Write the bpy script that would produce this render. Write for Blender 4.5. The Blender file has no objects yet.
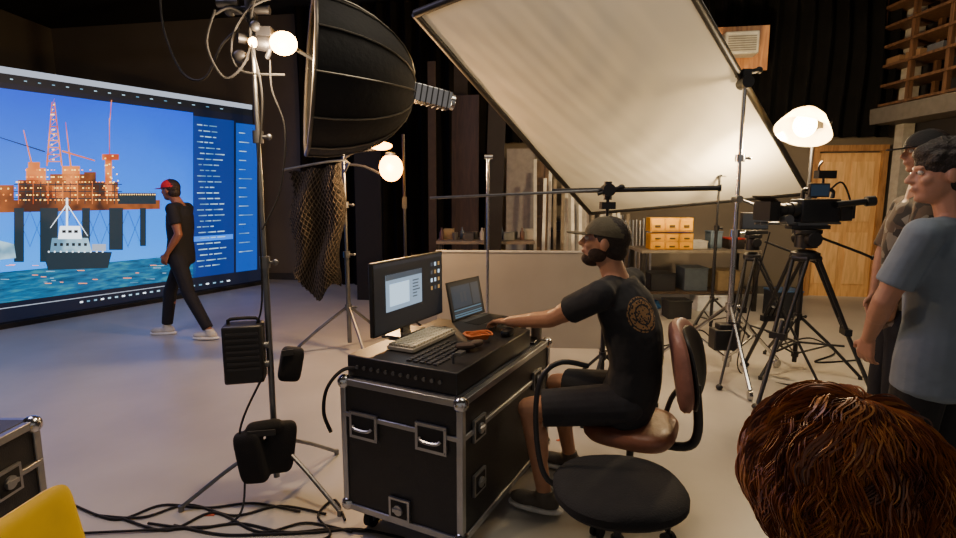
import bpy, bmesh, math, random
from mathutils import Vector as V, Matrix
random.seed(7)
SC=bpy.context.scene
PI=math.pi
# ------------------------------------------------------------ camera
PITCH=math.radians(8.0); F=540.0; CAM=V((0,0,1.6))
cd=bpy.data.cameras.new('camera'); cam=bpy.data.objects.new('camera',cd); SC.collection.objects.link(cam)
cam.location=CAM; cam.rotation_euler=(PI/2-PITCH,0,0); cd.sensor_width=36; cd.lens=F/956*36; cd.clip_start=.05
SC.camera=cam
cp,sp=math.cos(PITCH),math.sin(PITCH)
def ray(px,py):
    u=(px-478)/F; v=(269-py)/F
    return V((u,cp+v*sp,-sp+v*cp))
def G(px,py,z=0.0):
    d=ray(px,py); return CAM+d*((z-CAM.z)/d.z)
def D(px,py,y):
    d=ray(px,py); return CAM+d*(y/d.y)
def PL(px,py,p0,n):
    d=ray(px,py); return CAM+d*((p0-CAM).dot(n)/d.dot(n))
# ------------------------------------------------------------ materials
def lin(c): return c/12.92 if c<=.04045 else ((c+.055)/1.055)**2.4
def HX(h):
    return tuple(lin(int(h[i:i+2],16)/255) for i in (0,2,4))
MC={}
def M(h,rough=.6,metal=0,var=.15,scale=12,bump=0,bs=60,spec=.5,trans=0,name=None):
    k=(h,rough,metal,var,scale,bump,bs,spec,trans)
    if k in MC: return MC[k]
    m=bpy.data.materials.new(name or 'surface_'+h); m.use_nodes=True; nt=m.node_tree; N=nt.nodes; L=nt.links
    p=N['Principled BSDF']; c=HX(h)
    tc=N.new('ShaderNodeTexCoord'); no=N.new('ShaderNodeTexNoise'); no.inputs['Scale'].default_value=scale; no.inputs['Detail'].default_value=4
    L.new(tc.outputs['Object'],no.inputs['Vector'])
    r=N.new('ShaderNodeValToRGB'); r.color_ramp.elements[0].position=.3; r.color_ramp.elements[1].position=.7
    r.color_ramp.elements[0].color=tuple(x*(1-var) for x in c)+(1,); r.color_ramp.elements[1].color=tuple(min(1,x*(1+var)) for x in c)+(1,)
    L.new(no.outputs['Fac'],r.inputs['Fac']); L.new(r.outputs['Color'],p.inputs['Base Color'])
    p.inputs['Roughness'].default_value=rough; p.inputs['Metallic'].default_value=metal
    p.inputs['Specular IOR Level'].default_value=spec
    if bump:
        n2=N.new('ShaderNodeTexNoise'); n2.inputs['Scale'].default_value=bs; n2.inputs['Detail'].default_value=3
        L.new(tc.outputs['Object'],n2.inputs['Vector'])
        b=N.new('ShaderNodeBump'); b.inputs['Strength'].default_value=bump; b.inputs['Distance'].default_value=.01
        L.new(n2.outputs['Fac'],b.inputs['Height']); L.new(b.outputs['Normal'],p.inputs['Normal'])
    if trans:
        t=N.new('ShaderNodeBsdfTranslucent'); L.new(r.outputs['Color'],t.inputs['Color'])
        mx=N.new('ShaderNodeMixShader'); mx.inputs[0].default_value=trans
        L.new(p.outputs[0],mx.inputs[1]); L.new(t.outputs[0],mx.inputs[2]); L.new(mx.outputs[0],N['Material Output'].inputs['Surface'])
    MC[k]=m; return m
def E(h,st=1.0):
    k=('E',h,st)
    if k in MC: return MC[k]
    m=bpy.data.materials.new('glow_'+h); m.use_nodes=True; N=m.node_tree.nodes
    p=N['Principled BSDF']; p.inputs['Base Color'].default_value=(0.01,0.01,0.01,1); p.inputs['Roughness'].default_value=.5
    p.inputs['Emission Color'].default_value=HX(h)+(1,); p.inputs['Emission Strength'].default_value=st
    MC[k]=m; return m
def EN(h1,h2,scale,st,lo=.4,hi=.6,vz=1.0):
    m=bpy.data.materials.new('picture_'+h1); m.use_nodes=True; nt=m.node_tree; N=nt.nodes; L=nt.links
    p=N['Principled BSDF']; p.inputs['Base Color'].default_value=(0,0,0,1)
    tc=N.new('ShaderNodeTexCoord'); mp=N.new('ShaderNodeMapping'); mp.inputs['Scale'].default_value=(1,1,vz)
    no=N.new('ShaderNodeTexNoise'); no.inputs['Scale'].default_value=scale; no.inputs['Detail'].default_value=2
    r=N.new('ShaderNodeValToRGB'); e=r.color_ramp.elements; e[0].position=lo; e[0].color=HX(h1)+(1,); e[1].position=hi; e[1].color=HX(h2)+(1,)
    L.new(tc.outputs['Object'],mp.inputs[0]); L.new(mp.outputs[0],no.inputs['Vector']); L.new(no.outputs['Fac'],r.inputs[0]); L.new(r.outputs[0],p.inputs['Emission Color']); p.inputs['Emission Strength'].default_value=st
    return m
def wood(h,h2,scale=3,rough=.55):
    k=('W',h,h2,scale)
    if k in MC: return MC[k]
    m=bpy.data.materials.new('wood_'+h); m.use_nodes=True; nt=m.node_tree; N=nt.nodes; L=nt.links
    p=N['Principled BSDF']; tc=N.new('ShaderNodeTexCoord'); mp=N.new('ShaderNodeMapping'); mp.inputs['Scale'].default_value=(8,8,1)
    no=N.new('ShaderNodeTexNoise'); no.inputs['Scale'].default_value=scale; no.inputs['Detail'].default_value=6; no.inputs['Distortion'].default_value=.6
    r=N.new('ShaderNodeValToRGB'); r.color_ramp.elements[0].position=.35; r.color_ramp.elements[1].position=.65
    r.color_ramp.elements[0].color=HX(h2)+(1,); r.color_ramp.elements[1].color=HX(h)+(1,)
    L.new(tc.outputs['Object'],mp.inputs['Vector']); L.new(mp.outputs[0],no.inputs['Vector']); L.new(no.outputs['Fac'],r.inputs['Fac']); L.new(r.outputs[0],p.inputs['Base Color'])
    p.inputs['Roughness'].default_value=rough; MC[k]=m; return m
BLK=M('17171a',.45); BLKM=M('0e0e10',.7); BLKG=M('1b1b1e',.3); RUB=M('101012',.8); CLOTHB=M('131316',.9,bump=.3,bs=200)
ALU=M('a9aaac',.35,.9,.1); CHR=M('c8c8c8',.2,1,.05); STL=M('77797c',.4,.9); GREY=M('6c6c6e',.6); WHT=M('d8d6d0',.6)
# ------------------------------------------------------------ mesh builder
def fr(z,x=None):
    z=z.normalized()
    if x is None: x=V((1,0,0)) if abs(z.x)<.8 else V((0,1,0))
    x=(x-z*x.dot(z)).normalized(); return x,z.cross(x),z
def RM(x,y,z): return Matrix((x,y,z)).transposed()
def RZ(a): return Matrix.Rotation(a,3,'Z')
class B:
    def __init__(s): s.v=[];s.f=[];s.mi=[];s.m=0
    def add(s,vs,fs):
        o=len(s.v); s.v.extend(vs); s.f.extend([tuple(i+o for i in f) for f in fs]); s.mi.extend([s.m]*len(fs)); return s
    def box(s,c,sz,R=None):
        c=V(c); vs=[]
        for z in(-.5,.5):
            for x,y in((-.5,-.5),(.5,-.5),(.5,.5),(-.5,.5)):
                p=V((x*sz[0],y*sz[1],z*sz[2]))
                vs.append(c+(R@p if R else p))
        return s.add(vs,[(3,2,1,0),(4,5,6,7),(0,1,5,4),(1,2,6,5),(2,3,7,6),(3,0,4,7)])
    def rings(s,rs,closed=False,caps=True):
        n=len(rs[0]); vs=[p for r in rs for p in r]; fs=[]
        m=len(rs)
        for i in range(m if closed else m-1):
            a=i*n; b=((i+1)%m)*n
            for j in range(n):
                k=(j+1)%n; fs.append((a+j,a+k,b+k,b+j))
        if caps and not closed:
            fs.append(tuple(reversed(range(n)))); fs.append(tuple(range((m-1)*n,m*n)))
        return s.add(vs,fs)
    def cyl(s,p0,p1,r0,r1=None,n=12):
        p0=V(p0);p1=V(p1); r1=r0 if r1 is None else r1
        x,y,z=fr(p1-p0)
        return s.rings([[p+x*(r*math.cos(2*PI*j/n))+y*(r*math.sin(2*PI*j/n)) for j in range(n)] for p,r in((p0,r0),(p1,r1))])
    def cap(s,p0,p1,r0,r1=None,n=12):
        p0=V(p0);p1=V(p1); r1=r0 if r1 is None else r1
        d=p1-p0
        if d.length<1e-6: return s.ell(p0,(r0,r0,r0))
        x,y,z=fr(d); rs=[]
        for a in(-80,-55,-28,0): a=math.radians(a); rs.append((p0+z*(r0*math.sin(a)),r0*math.cos(a)))
        for a in(0,28,55,80): a=math.radians(a); rs.append((p1+z*(r1*math.sin(a)),r1*math.cos(a)))
        return s.rings([[p+x*(r*math.cos(2*PI*j/n))+y*(r*math.sin(2*PI*j/n)) for j in range(n)] for p,r in rs])
    def ell(s,c,r,R=None,n=16,m=9,a0=-86,a1=86,pw=1):
        c=V(c); rs=[]
        for i in range(m+1):
            a=math.radians(a0+(a1-a0)*i/m); ring=[]
            for j in range(n):
                t=2*PI*j/n; p=V((r[0]*math.cos(a)*math.cos(t),r[1]*math.cos(a)*math.sin(t),r[2]*math.sin(a)))
                ring.append(c+(R@p if R else p))
            rs.append(ring)
        return s.rings(rs)
    def tube(s,pts,r,n=8,closed=False,sub=0):
        pts=[V(p) for p in pts]
        if sub: pts=spl(pts,sub)
        k=len(pts)
        if isinstance(r,(list,tuple)):
            m0=len(r); rl=[]
            for i in range(k):
                f=i/(k-1)*(m0-1); a=min(int(f),m0-2); rl.append(r[a]+(r[a+1]-r[a])*(f-a))
        else: rl=[r]*k
        x=None; rs=[]
        for i,p in enumerate(pts):
            if closed: t=pts[(i+1)%k]-pts[i-1]
            else: t=pts[min(i+1,k-1)]-pts[max(i-1,0)]
            x,y,z=fr(t,x); rs.append([p+x*(rl[i]*math.cos(2*PI*j/n))+y*(rl[i]*math.sin(2*PI*j/n)) for j in range(n)])
        return s.rings(rs,closed)
    def lathe(s,prof,o,ax=V((0,0,1)),n=20,caps=True):
        o=V(o); x,y,z=fr(V(ax))
        return s.rings([[o+z*h+x*(r*math.cos(2*PI*j/n))+y*(r*math.sin(2*PI*j/n)) for j in range(n)] for r,h in prof],caps=caps)
    def prism(s,poly,vec):
        poly=[V(p) for p in poly]; vec=V(vec); n=len(poly)
        return s.add(poly+[p+vec for p in poly],[tuple(reversed(range(n))),tuple(range(n,2*n))]+[(i,(i+1)%n,n+(i+1)%n,n+i) for i in range(n)])
    def face(s,pts): return s.add([V(p) for p in pts],[tuple(range(len(pts)))])
    def pillow(s,c,w,h,t,R=None,e=2.8,curve=0,n=36):
        c=V(c); rs=[]
        for sc,zz in((.3,-.5),(.75,-.48),(.93,-.38),(1,-.15),(1,.15),(.93,.38),(.75,.48),(.3,.54)):
            ring=[]
            for j in range(n):
                a=2*PI*j/n; ca,sa=math.cos(a),math.sin(a)
                x=w/2*sc*math.copysign(abs(ca)**(2/e),ca); y=h/2*sc*math.copysign(abs(sa)**(2/e),sa)
                p=V((x,y,zz*t+curve*(x/(w/2))**2)); ring.append(c+(R@p if R else p))
            rs.append(ring)
        return s.rings(rs)
def spl(P,k):
    out=[]
    n=len(P)
    for i in range(n-1):
        a=P[max(i-1,0)];b=P[i];c=P[i+1];d=P[min(i+2,n-1)]
        for j in range(k):
            t=j/k; out.append(.5*((2*b)+(c-a)*t+(2*a-5*b+4*c-d)*t*t+(3*b-a-3*c+d)*t**3))
    out.append(P[-1]); return out
def mk(name,b,mats,inv=None,bevel=0,flat=False,voxel=0,smooth=3,recalc=True):
    if not isinstance(mats,(list,tuple)): mats=[mats]
    me=bpy.data.meshes.new(name)
    vs=[inv@V(p) for p in b.v] if inv else [V(p) for p in b.v]
    me.from_pydata(vs,[],b.f)
    for m in mats: me.materials.append(m)
    me.polygons.foreach_set('material_index',b.mi)
    if recalc:
        bm=bmesh.new(); bm.from_mesh(me); bmesh.ops.recalc_face_normals(bm,faces=bm.faces); bm.to_mesh(me); bm.free()
    if not flat:
        me.polygons.foreach_set('use_smooth',[True]*len(me.polygons))
        if not voxel: me.set_sharp_from_angle(angle=.7)
    me.update()
    o=bpy.data.objects.new(name,me); SC.collection.objects.link(o)
    if voxel:
        r=o.modifiers.new('remesh','REMESH'); r.mode='VOXEL'; r.voxel_size=voxel; r.use_smooth_shade=True
        sm=o.modifiers.new('smooth','SMOOTH'); sm.factor=.6; sm.iterations=smooth
    if bevel:
        bv=o.modifiers.new('bevel','BEVEL'); bv.width=bevel; bv.segments=2; bv.limit_method='ANGLE'; bv.angle_limit=.7
    return o
class T:
    def __init__(s,name,loc,label,cat,rz=0,group=None):
        e=bpy.data.objects.new(name,None); SC.collection.objects.link(e); e.empty_display_size=.1
        e.location=loc; e.rotation_euler=(0,0,rz); s.e=e
        e['label']=label; e['category']=cat
        if group: e['group']=group
        s.inv=(Matrix.Translation(V(loc))@Matrix.Rotation(rz,4,'Z')).inverted()
    def part(s,name,b,mats,parent=None,label=None,world=False,**k):
        o=mk(name,b,mats,inv=s.inv if world else None,**k)
        o.parent=parent or s.e
        if label: o['label']=label
        return o
    def lamp(s,kind,pos,power,col,**k):
        l=bpy.data.lights.new('bulb_light',kind); l.energy=power; l.color=col
        for a,b in k.items():
            if a!='to': setattr(l,a,b)
        o=bpy.data.objects.new('bulb_light',l); SC.collection.objects.link(o)
        o.parent=s.e; o.location=s.inv@V(pos)
        if 'to' in k: o.rotation_euler=(V(k['to'])-V(pos)).to_track_quat('-Z','Y').to_euler()
        return o
def top(name,b,mats,label,cat,loc=None,group=None,kind=None,**k):
    if loc is None:
        xs=[p[0] for p in b.v]; ys=[p[1] for p in b.v]; zs=[p[2] for p in b.v]
        loc=V(((min(xs)+max(xs))/2,(min(ys)+max(ys))/2,min(zs)))
    o=mk(name,b,mats,inv=Matrix.Translation(V(loc)).inverted(),**k); o.location=loc
    o['label']=label; o['category']=cat
    if group: o['group']=group
    if kind: o['kind']=kind
    return o
def struct(name,b,mats,label,cat,**k): return top(name,b,mats,label,cat,kind='structure',**k)
# ============================================================ ROOM
fm=M('a8a49b',.40,0,.14,1.1,bump=.08,bs=9,spec=.4)
struct('floor',B().box((-1,4.5,-.05),(15.2,14,.1)),fm,'smooth worn grey concrete studio floor','floor')
WA=math.atan2(-2.55,14.5)
def WBy(x): return 10.8+(x+8.2)*(-2.55/14.5)
wmat=M('665c4e',.85,0,.15,.7)
RW=RZ(WA); cx=-.95
struct('wall_back',B().box((cx,WBy(cx)+.1,2.35),(14.9,.15,4.7),RW),wmat,'grey brown painted studio end wall','wall')
struct('wall_left',B().box((-8.2,4.6,2.35),(.15,12.5,4.7)),wmat,'grey brown painted studio side wall','wall')
struct('wall_right',B().box((6.4,4.2,2.35),(.15,9.6,4.7)),M('262220',.85,0,.3,1),'dark painted studio side wall','wall')
struct('ceiling',B().box((-1,4.5,4.76),(15.2,14,.1)),M('0e0e0e',.9),'black painted studio ceiling','ceiling')
struct('trim_1',B().box((6.2,8.05,2.35),(.16,.16,4.7)),M('a39c8d',.7),'pale painted vertical corner post','trim')
b=B(); b.box((-.95,WBy(-.95)-.02,.06),(14.3,.03,.12),RW)
struct('baseboard_back',b,M('3a3733',.7),'dark grey painted skirting board','baseboard')
def wp(x,off=0):
    return V((x,WBy(x)-off,0))
door_c=wp(5.62,.02)
b=B(); b.box(door_c+V((0,0,1.1)),(.86,.06,2.2),RW); b.m=1
for zz,hh in((1.62,.9),(.6,.8)):
    for xx in(-.2,.2): b.box(door_c+RW@V((xx,-.035,zz)),(.3,.015,hh),RW)
b.m=2; b.box(door_c+RW@V((-.36,-.06,1.02)),(.1,.05,.03),RW)
struct('door_1',b,[wood('d8a868','bc8c52'),wood('e2b478','c89a5c'),CHR],'light varnished wooden panel door','door')
b=B()
for xx in(-.47,.47): b.box(door_c+RW@V((xx,-.03,1.13)),(.08,.1,2.26),RW)
b.box(door_c+RW@V((0,-.03,2.27)),(1.02,.1,.09),RW)
struct('trim_2',b,wood('a67a48','84592f'),'wooden door casing','trim')
def drape(name,p0,p1,z0,z1,lab,amp=.07,fold=.24,mat=None):
    p0=V(p0);p1=V(p1); L=(p1-p0).length; d=(p1-p0).normalized(); n=V((d.y,-d.x,0)); k=int(L/fold*8); b=B(); vs=[];fs=[]
    rows=8
    for r in range(rows+1):
        z=z0+(z1-z0)*r/rows
        for i in range(k+1):
            s=L*i/k; o=amp*math.sin(s/fold*2*PI+.6*math.sin(r*.7+i*.05))+.02*math.sin(s*3+r)
            vs.append(p0+d*s+n*o+V((0,0,z)))
    for r in range(rows):
        for i in range(k):
            a=r*(k+1)+i; fs.append((a,a+1,a+k+2,a+k+1))
    b.add(vs,fs); return top(name,b,mat or M('14110f',.95,0,.3,3,spec=.1),lab,'curtain',recalc=False)
drape('stage_curtain',wp(-3.1,.3),wp(.2,.3),0,4.68,'floor length black stage curtain hung along the end wall')
drape('stage_curtain',wp(.3,.2),wp(6.0,.2),2.42,4.68,'black curtain hung high above the workbench',mat=M('0c0b0a',.95,0,.3,3,spec=.1))
for i,(y,z) in enumerate(((5.6,4.1),(8.0,4.3))):
    b=B(); b.cyl((-7.9,y,z),(6.3,y-.4,z),.03)
    top('ceiling_pipe',b,M('1a1a1a',.5),'long black lighting pipe hung below the ceiling','pipe')
# ============================================================ LED WALL
LR=V((-3.88,9.56,0)); LL=V((-5.74,6.3,0)); ld=(LL-LR).normalized(); ln=V((-ld.y,ld.x,0))
if ln.dot(CAM-LR)<0: ln=-ln
LW=5.35
led=T('led_video_wall',LR+ld*LW/2,'large glowing video wall showing an offshore oil platform at dusk','video wall')
RL=RM(-ld,-ln,V((0,0,1)))
b=B(); b.box(LR+ld*LW/2-ln*.09+V((0,0,1.55)),(LW+.06,.16,3.06),RL)
led.part('cabinet',b,BLKM,world=True,bevel=.005)
b=B(); b.box(LR+ld*LW/2-ln*.12+V((0,0,.03)),(LW+.1,.5,.06),RL)
led.part('base',b,BLKM,world=True)
S=2.0
def screenmat():
    m=bpy.data.materials.new('picture_sky'); m.use_nodes=True; nt=m.node_tree; N=nt.nodes; L=nt.links
    p=N['Principled BSDF']; p.inputs['Base Color'].default_value=(0,0,0,1)
    tc=N.new('ShaderNodeTexCoord'); sx=N.new('ShaderNodeSeparateXYZ'); L.new(tc.outputs['Object'],sx.inputs[0])
    no=N.new('ShaderNodeTexNoise'); no.inputs['Scale'].default_value=.8; L.new(tc.outputs['Object'],no.inputs['Vector'])
    ma=N.new('ShaderNodeMath'); ma.operation='MULTIPLY_ADD'; ma.inputs[1].default_value=.36; L.new(sx.outputs['Z'],ma.inputs[0])
    m2=N.new('ShaderNodeMath'); m2.operation='MULTIPLY_ADD'; m2.inputs[1].default_value=.35; m2.inputs[2].default_value=-.2; L.new(no.outputs['Fac'],m2.inputs[0]); L.new(m2.outputs[0],ma.inputs[2])
    r=N.new('ShaderNodeValToRGB'); e=r.color_ramp.elements; e[0].position=.2; e[0].color=HX('0e8cf8')+(1,); e[1].position=1; e[1].color=HX('0040c8')+(1,)
    x=e.new(.55); x.color=HX('006ae6')+(1,)
    L.new(ma.outputs[0],r.inputs[0]); L.new(r.outputs[0],p.inputs['Emission Color']); p.inputs['Emission Strength'].default_value=S
    return m
def seamat():
    m=bpy.data.materials.new('picture_sea'); m.use_nodes=True; nt=m.node_tree; N=nt.nodes; L=nt.links
    p=N['Principled BSDF']; p.inputs['Base Color'].default_value=(0,0,0,1)
    tc=N.new('ShaderNodeTexCoord'); mp=N.new('ShaderNodeMapping'); mp.inputs['Scale'].default_value=(3,3,16)
    no=N.new('ShaderNodeTexNoise'); no.inputs['Scale'].default_value=1.6; no.inputs['Detail'].default_value=4
    r=N.new('ShaderNodeValToRGB'); e=r.color_ramp.elements; e[0].position=.3; e[0].color=HX('0a3c5c')+(1,); e[1].position=.8; e[1].color=HX('358c94')+(1,)
    x=e.new(.52); x.color=HX('125e8a')+(1,)
    L.new(tc.outputs['Object'],mp.inputs[0]); L.new(mp.outputs[0],no.inputs['Vector']); L.new(no.outputs['Fac'],r.inputs[0]); L.new(r.outputs[0],p.inputs['Emission Color']); p.inputs['Emission Strength'].default_value=S*.8
    return m
sm=[E('10182e',S*.5),screenmat(),seamat(),E('062c78',S*.8),E('cfe0ff',S*1.2),E('b8c2d4',S*.6),E('161c26',S*.4),E('ff8a2c',S*1.4),E('ffc860',S*1.9),EN('a8401c','f08a40',3,S*.9,.35,.65),EN('40201a','b4602e',3,S*.7,.4,.66),E('16303f',S*.55),E('e8f4ff',S*1.2),E('08409a',S*.9),E('1e6fe0',S),EN('5a8aa8','a8d0e4',4,S*.8,.4,.6)]
b=B()
def Q(pts,mi,off): b.m=mi; b.face([PL(x,y,LR+ln*off,ln) for x,y in pts])
def R4(x0,y0,x1,y1,mi,off): Q([(x0,y0),(x1,y0),(x1,y1),(x0,y1)],mi,off)
b.m=0; b.face([LR+ln*.002+V((0,0,.04)),LR+ld*LW+ln*.002+V((0,0,.04)),LR+ld*LW+ln*.002+V((0,0,3.06)),LR+ln*.002+V((0,0,3.06))])
def yl(x,f):
    a=66+.1548*x; c=324-.157*x; return a+(c-a)*f
X0=-140
def strip(x0,x1,f0,f1,mi,off): Q([(x0,yl(x0,f0)),(x1,yl(x1,f0)),(x1,yl(x1,f1)),(x0,yl(x0,f1))],mi,off)
strip(X0,252,.0,.026,5,.004); strip(X0,252,.026,.062,6,.004)
strip(X0,193,.085,.92,1,.004)
strip(X0,196,.80,.92,2,.006)
strip(193,234,.10,.92,3,.006); strip(236,257,.11,.92,13,.006)
for k in range(16):
    strip(10+k*14,10+k*14+3,.043,.047,15,.008)
for k in range(26):
    f=.14+k*.029
    if k==20: strip(194,233,f-.008,f+.018,14,.007)
    x=197+(k%3)*1.5
    for w in range(3):
        ww=3+random.random()*7; x2=min(x+ww,231)
        strip(x,x2,f,f+.005,15,.009); x=x2+1.5
        if x>226: break
for k in range(14): strip(239,239+6+random.random()*9,.16+k*.05,.164+k*.05,15,.009)
for k in range(22): strip(80+k*7,80+k*7+3,.957,.964,15 if k%3 else 12,.006)
strip(X0,190,.94,.943,5,.005)
Q([(-60,200),(160,200),(160,209),(-60,214)],10,.008)
for x0,x1,y1 in((14,24,262),(40,58,262),(82,90,252),(109,123,250),(140,146,246)): R4(x0,208,x1,y1,11,.009)
for k in range(9):
    xa=16+k*14; Q([(xa,210),(xa+14,246),(xa+14,247.2),(xa,211.2)],11,.0085); Q([(xa,246),(xa+14,210),(xa+14,211.2),(xa,247.2)],11,.0086)
for x0,y0,x1,y1,mi in((18,180,52,205,10),(26,168,46,185,9),(50,174,90,200,10),(62,166,80,180,9),(90,182,118,202,10),(118,193,156,204,11),(105,158,112,196,9),(102,154,119,160,9),(28,162,40,168,9),(66,178,78,192,9),(46,186,62,198,9),(84,172,96,184,10),(-60,185,14,205,10)):
    R4(x0,y0,x1,y1,mi,.010)
# deck levels, cranes and lattice tower
for y in(184,191,198): R4(14,y,122,y+.9,11,.0108)
for k in range(14): R4(18+k*7.4,182,18.8+k*7.4,204,11 if k%2 else 9,.0109)
for a,c in(((46,166),(51.5,102)),((61,166),(54,102))): Q([a,(a[0]+1.8,a[1]),(c[0]+1,c[1]),c],9,.0125)
for k in range(9):
    y=162-k*7; wl=46+k*.65; wr=61.5-k*.85; R4(wl,y,wr,y-1,9,.0127); Q([(wl,y),(wr,y-7),(wr,y-7.9),(wl,y-.9)],9,.0128)
Q([(0,137),(45,151),(45,152.4),(0,138)],11,.012); Q([(62,150),(95,160),(95,161.4),(62,152)],9,.012)
Q([(70,168),(72,168),(66,122),(65.2,122)],9,.012); Q([(31,165),(33,165),(24,130),(23,130)],9,.012)
R4(109,118,110,155,9,.012); Q([(111,100),(112,100),(110.5,120),(109.5,120)],9,.012)
for j,y in enumerate((170,177,182,188,195,200)):
    for i in range(30):
        x=16+i*3.5+random.uniform(-1,1)
        if (j<2 and not(24<x<92)) or random.random()<.25: continue
        r=random.uniform(.5,.95); R4(x-r,y-r*.7,x+r,y+r*.7,random.choice([7,8,8]),.014)
for i in range(12): y=104+i*5; R4(51.5+random.uniform(-1,2),y,53.2+random.uniform(-1,2),y+1.2,8,.015)
for i in range(14): x=random.uniform(103,118); y=random.uniform(155,194); R4(x,y,x+1.3,y+1.2,8,.0145)
for i in range(16): x=120+i*2.3; R4(x,194,x+1,195,8,.015)
for i in range(26): x=-50+i*2.4; y=188+(i%3)*6; R4(x,y,x+1.4,y+1.3,random.choice([7,8]),.015)
for i in range(26):
    x=random.uniform(0,165); y=random.uniform(264,284); w_=random.uniform(3,9); R4(x,y,x+w_,y+.5,random.choice([15,7,15]),.0125)
Q([(42,250),(112,252),(108,268),(48,270)],11,.018); Q([(52,238),(88,238),(92,252),(50,252)],15,.019); Q([(60,226),(80,226),(82,239),(58,239)],12,.020)
R4(66,198,68,226,12,.019); R4(92,244,106,251,5,.019); Q([(66,205),(50,228),(50.6,228),(66.5,206)],12,.019); Q([(68,205),(88,236),(87.4,236),(67.5,206)],12,.019)
for k in range(6): R4(54+k*6,243,57+k*6,246,6,.021)
for k in range(3): R4(62+k*6,230,66+k*6,233,6,.0215)
for k in range(10): x=48+k*6; R4(x,251,x+1.5,252.5,12,.022)
Q([(-3,240),(14,244),(16,258),(-3,260)],15,.018); Q([(-60,236),(0,240),(0,262),(-60,264)],15,.017)
led.part('screen',b,sm,world=True,flat=True,recalc=False)
# ============================================================ people
def hand(b,w,d,n,side,curl=.35,s=1.0):
    d=d.normalized(); n=(n-d*n.dot(d)).normalized(); l=n.cross(d) if side=='L' else d.cross(n)
    for k in(-1.5,-.5,.5,1.5): b.cap(w+d*.01*s+l*k*.012*s,w+d*.083*s+l*k*.019*s,.0135*s,.0115*s,8)
    for k,Ln in((1.5,.072),(.5,.08),(-.5,.074),(-1.5,.058)):
        p=w+d*.085*s+l*k*.0205*s; a=curl*.4
        for fr_,r in((.45,.0088),(.3,.0083),(.25,.0075)):
            a+=curl; dd=d*math.cos(a)+n*math.sin(a)+l*k*.05; q=p+dd*Ln*fr_*s; b.cap(p,q,r*s,r*.95*s,8); p=q
    p=w+d*.028*s+l*.022*s; q=p+(d*.6+l*.75+n*.25).normalized()*.042*s; r=q+(d*.9+l*.25+n*.35).normalized()*.032*s
    b.cap(p,q,.0135*s,.011*s,8); b.cap(q,r,.0105*s,.009*s,8)
def torso(b,J,g,t0,t1,n=14,ws=1):
    n=n*3
    W=[(-.4,.172,.125),(0,.168,.118),(.3,.145,.105),(.6,.158,.118),(.85,.168,.11),(1.0,.125,.08)]
    h,s_=J['hip'],J['sh']; mid=J.get('mid',(h+s_)/2)
    sh=(J['rhip']-J['lhip']).normalized(); ss=(J['rsh']-J['lsh']).normalized()
    for i in range(n+1):
        t=t0+(t1-t0)*i/n
        c=h*(1-t)**2+mid*2*t*(1-t)+s_*t*t; up=((mid-h)*(1-t)+(s_-mid)*t).normalized()
        tt=max(0,min(1,t)); r=(sh*(1-tt)+ss*tt); r=(r-up*r.dot(up)).normalized(); f=up.cross(r)
        for a,bb in zip(W,W[1:]):
            if a[0]<=t<=bb[0] or bb is W[-1]:
                k=min(1,max(0,(t-a[0])/(bb[0]-a[0]))); w=a[1]+(bb[1]-a[1])*k; d=a[2]+(bb[2]-a[2])*k; break
        b.ell(c,((w+g)*ws,(d+g)*ws,.06),RM(r,f,up),24,8)
def headgeo(b,c,f,u,s=1,ears=True):
    r=f.cross(u).normalized(); u=r.cross(f).normalized(); R=RM(r,f,u)
    P=lambda x,y,z: c+(r*x+f*y+u*z)*s
    e=lambda x,y,z,q: b.ell(P(x,y,z),tuple(k*s for k in q),R,16,10)
    e(0,-.008,.022,(.075,.096,.093)); e(0,.02,-.03,(.063,.074,.083)); e(0,.045,-.075,(.043,.043,.034)); e(0,.072,-.088,(.022,.018,.016))
    e(0,.079,.030,(.052,.017,.011)); e(0,.094,-.047,(.025,.010,.006)); e(0,.093,-.056,(.021,.010,.006))
    for x in(-.042,.042): e(x,.062,-.018,(.02,.024,.02))
    b.cap(P(0,.09,.018),P(0,.112,-.018),.008*s,.0125*s,8); e(-.011,.103,-.022,(.008,.01,.007)); e(.011,.103,-.022,(.008,.01,.007))
    if ears:
        for x in(-.077,.077): e(x,-.008,-.004,(.009,.019,.031))
    return R,P
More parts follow.
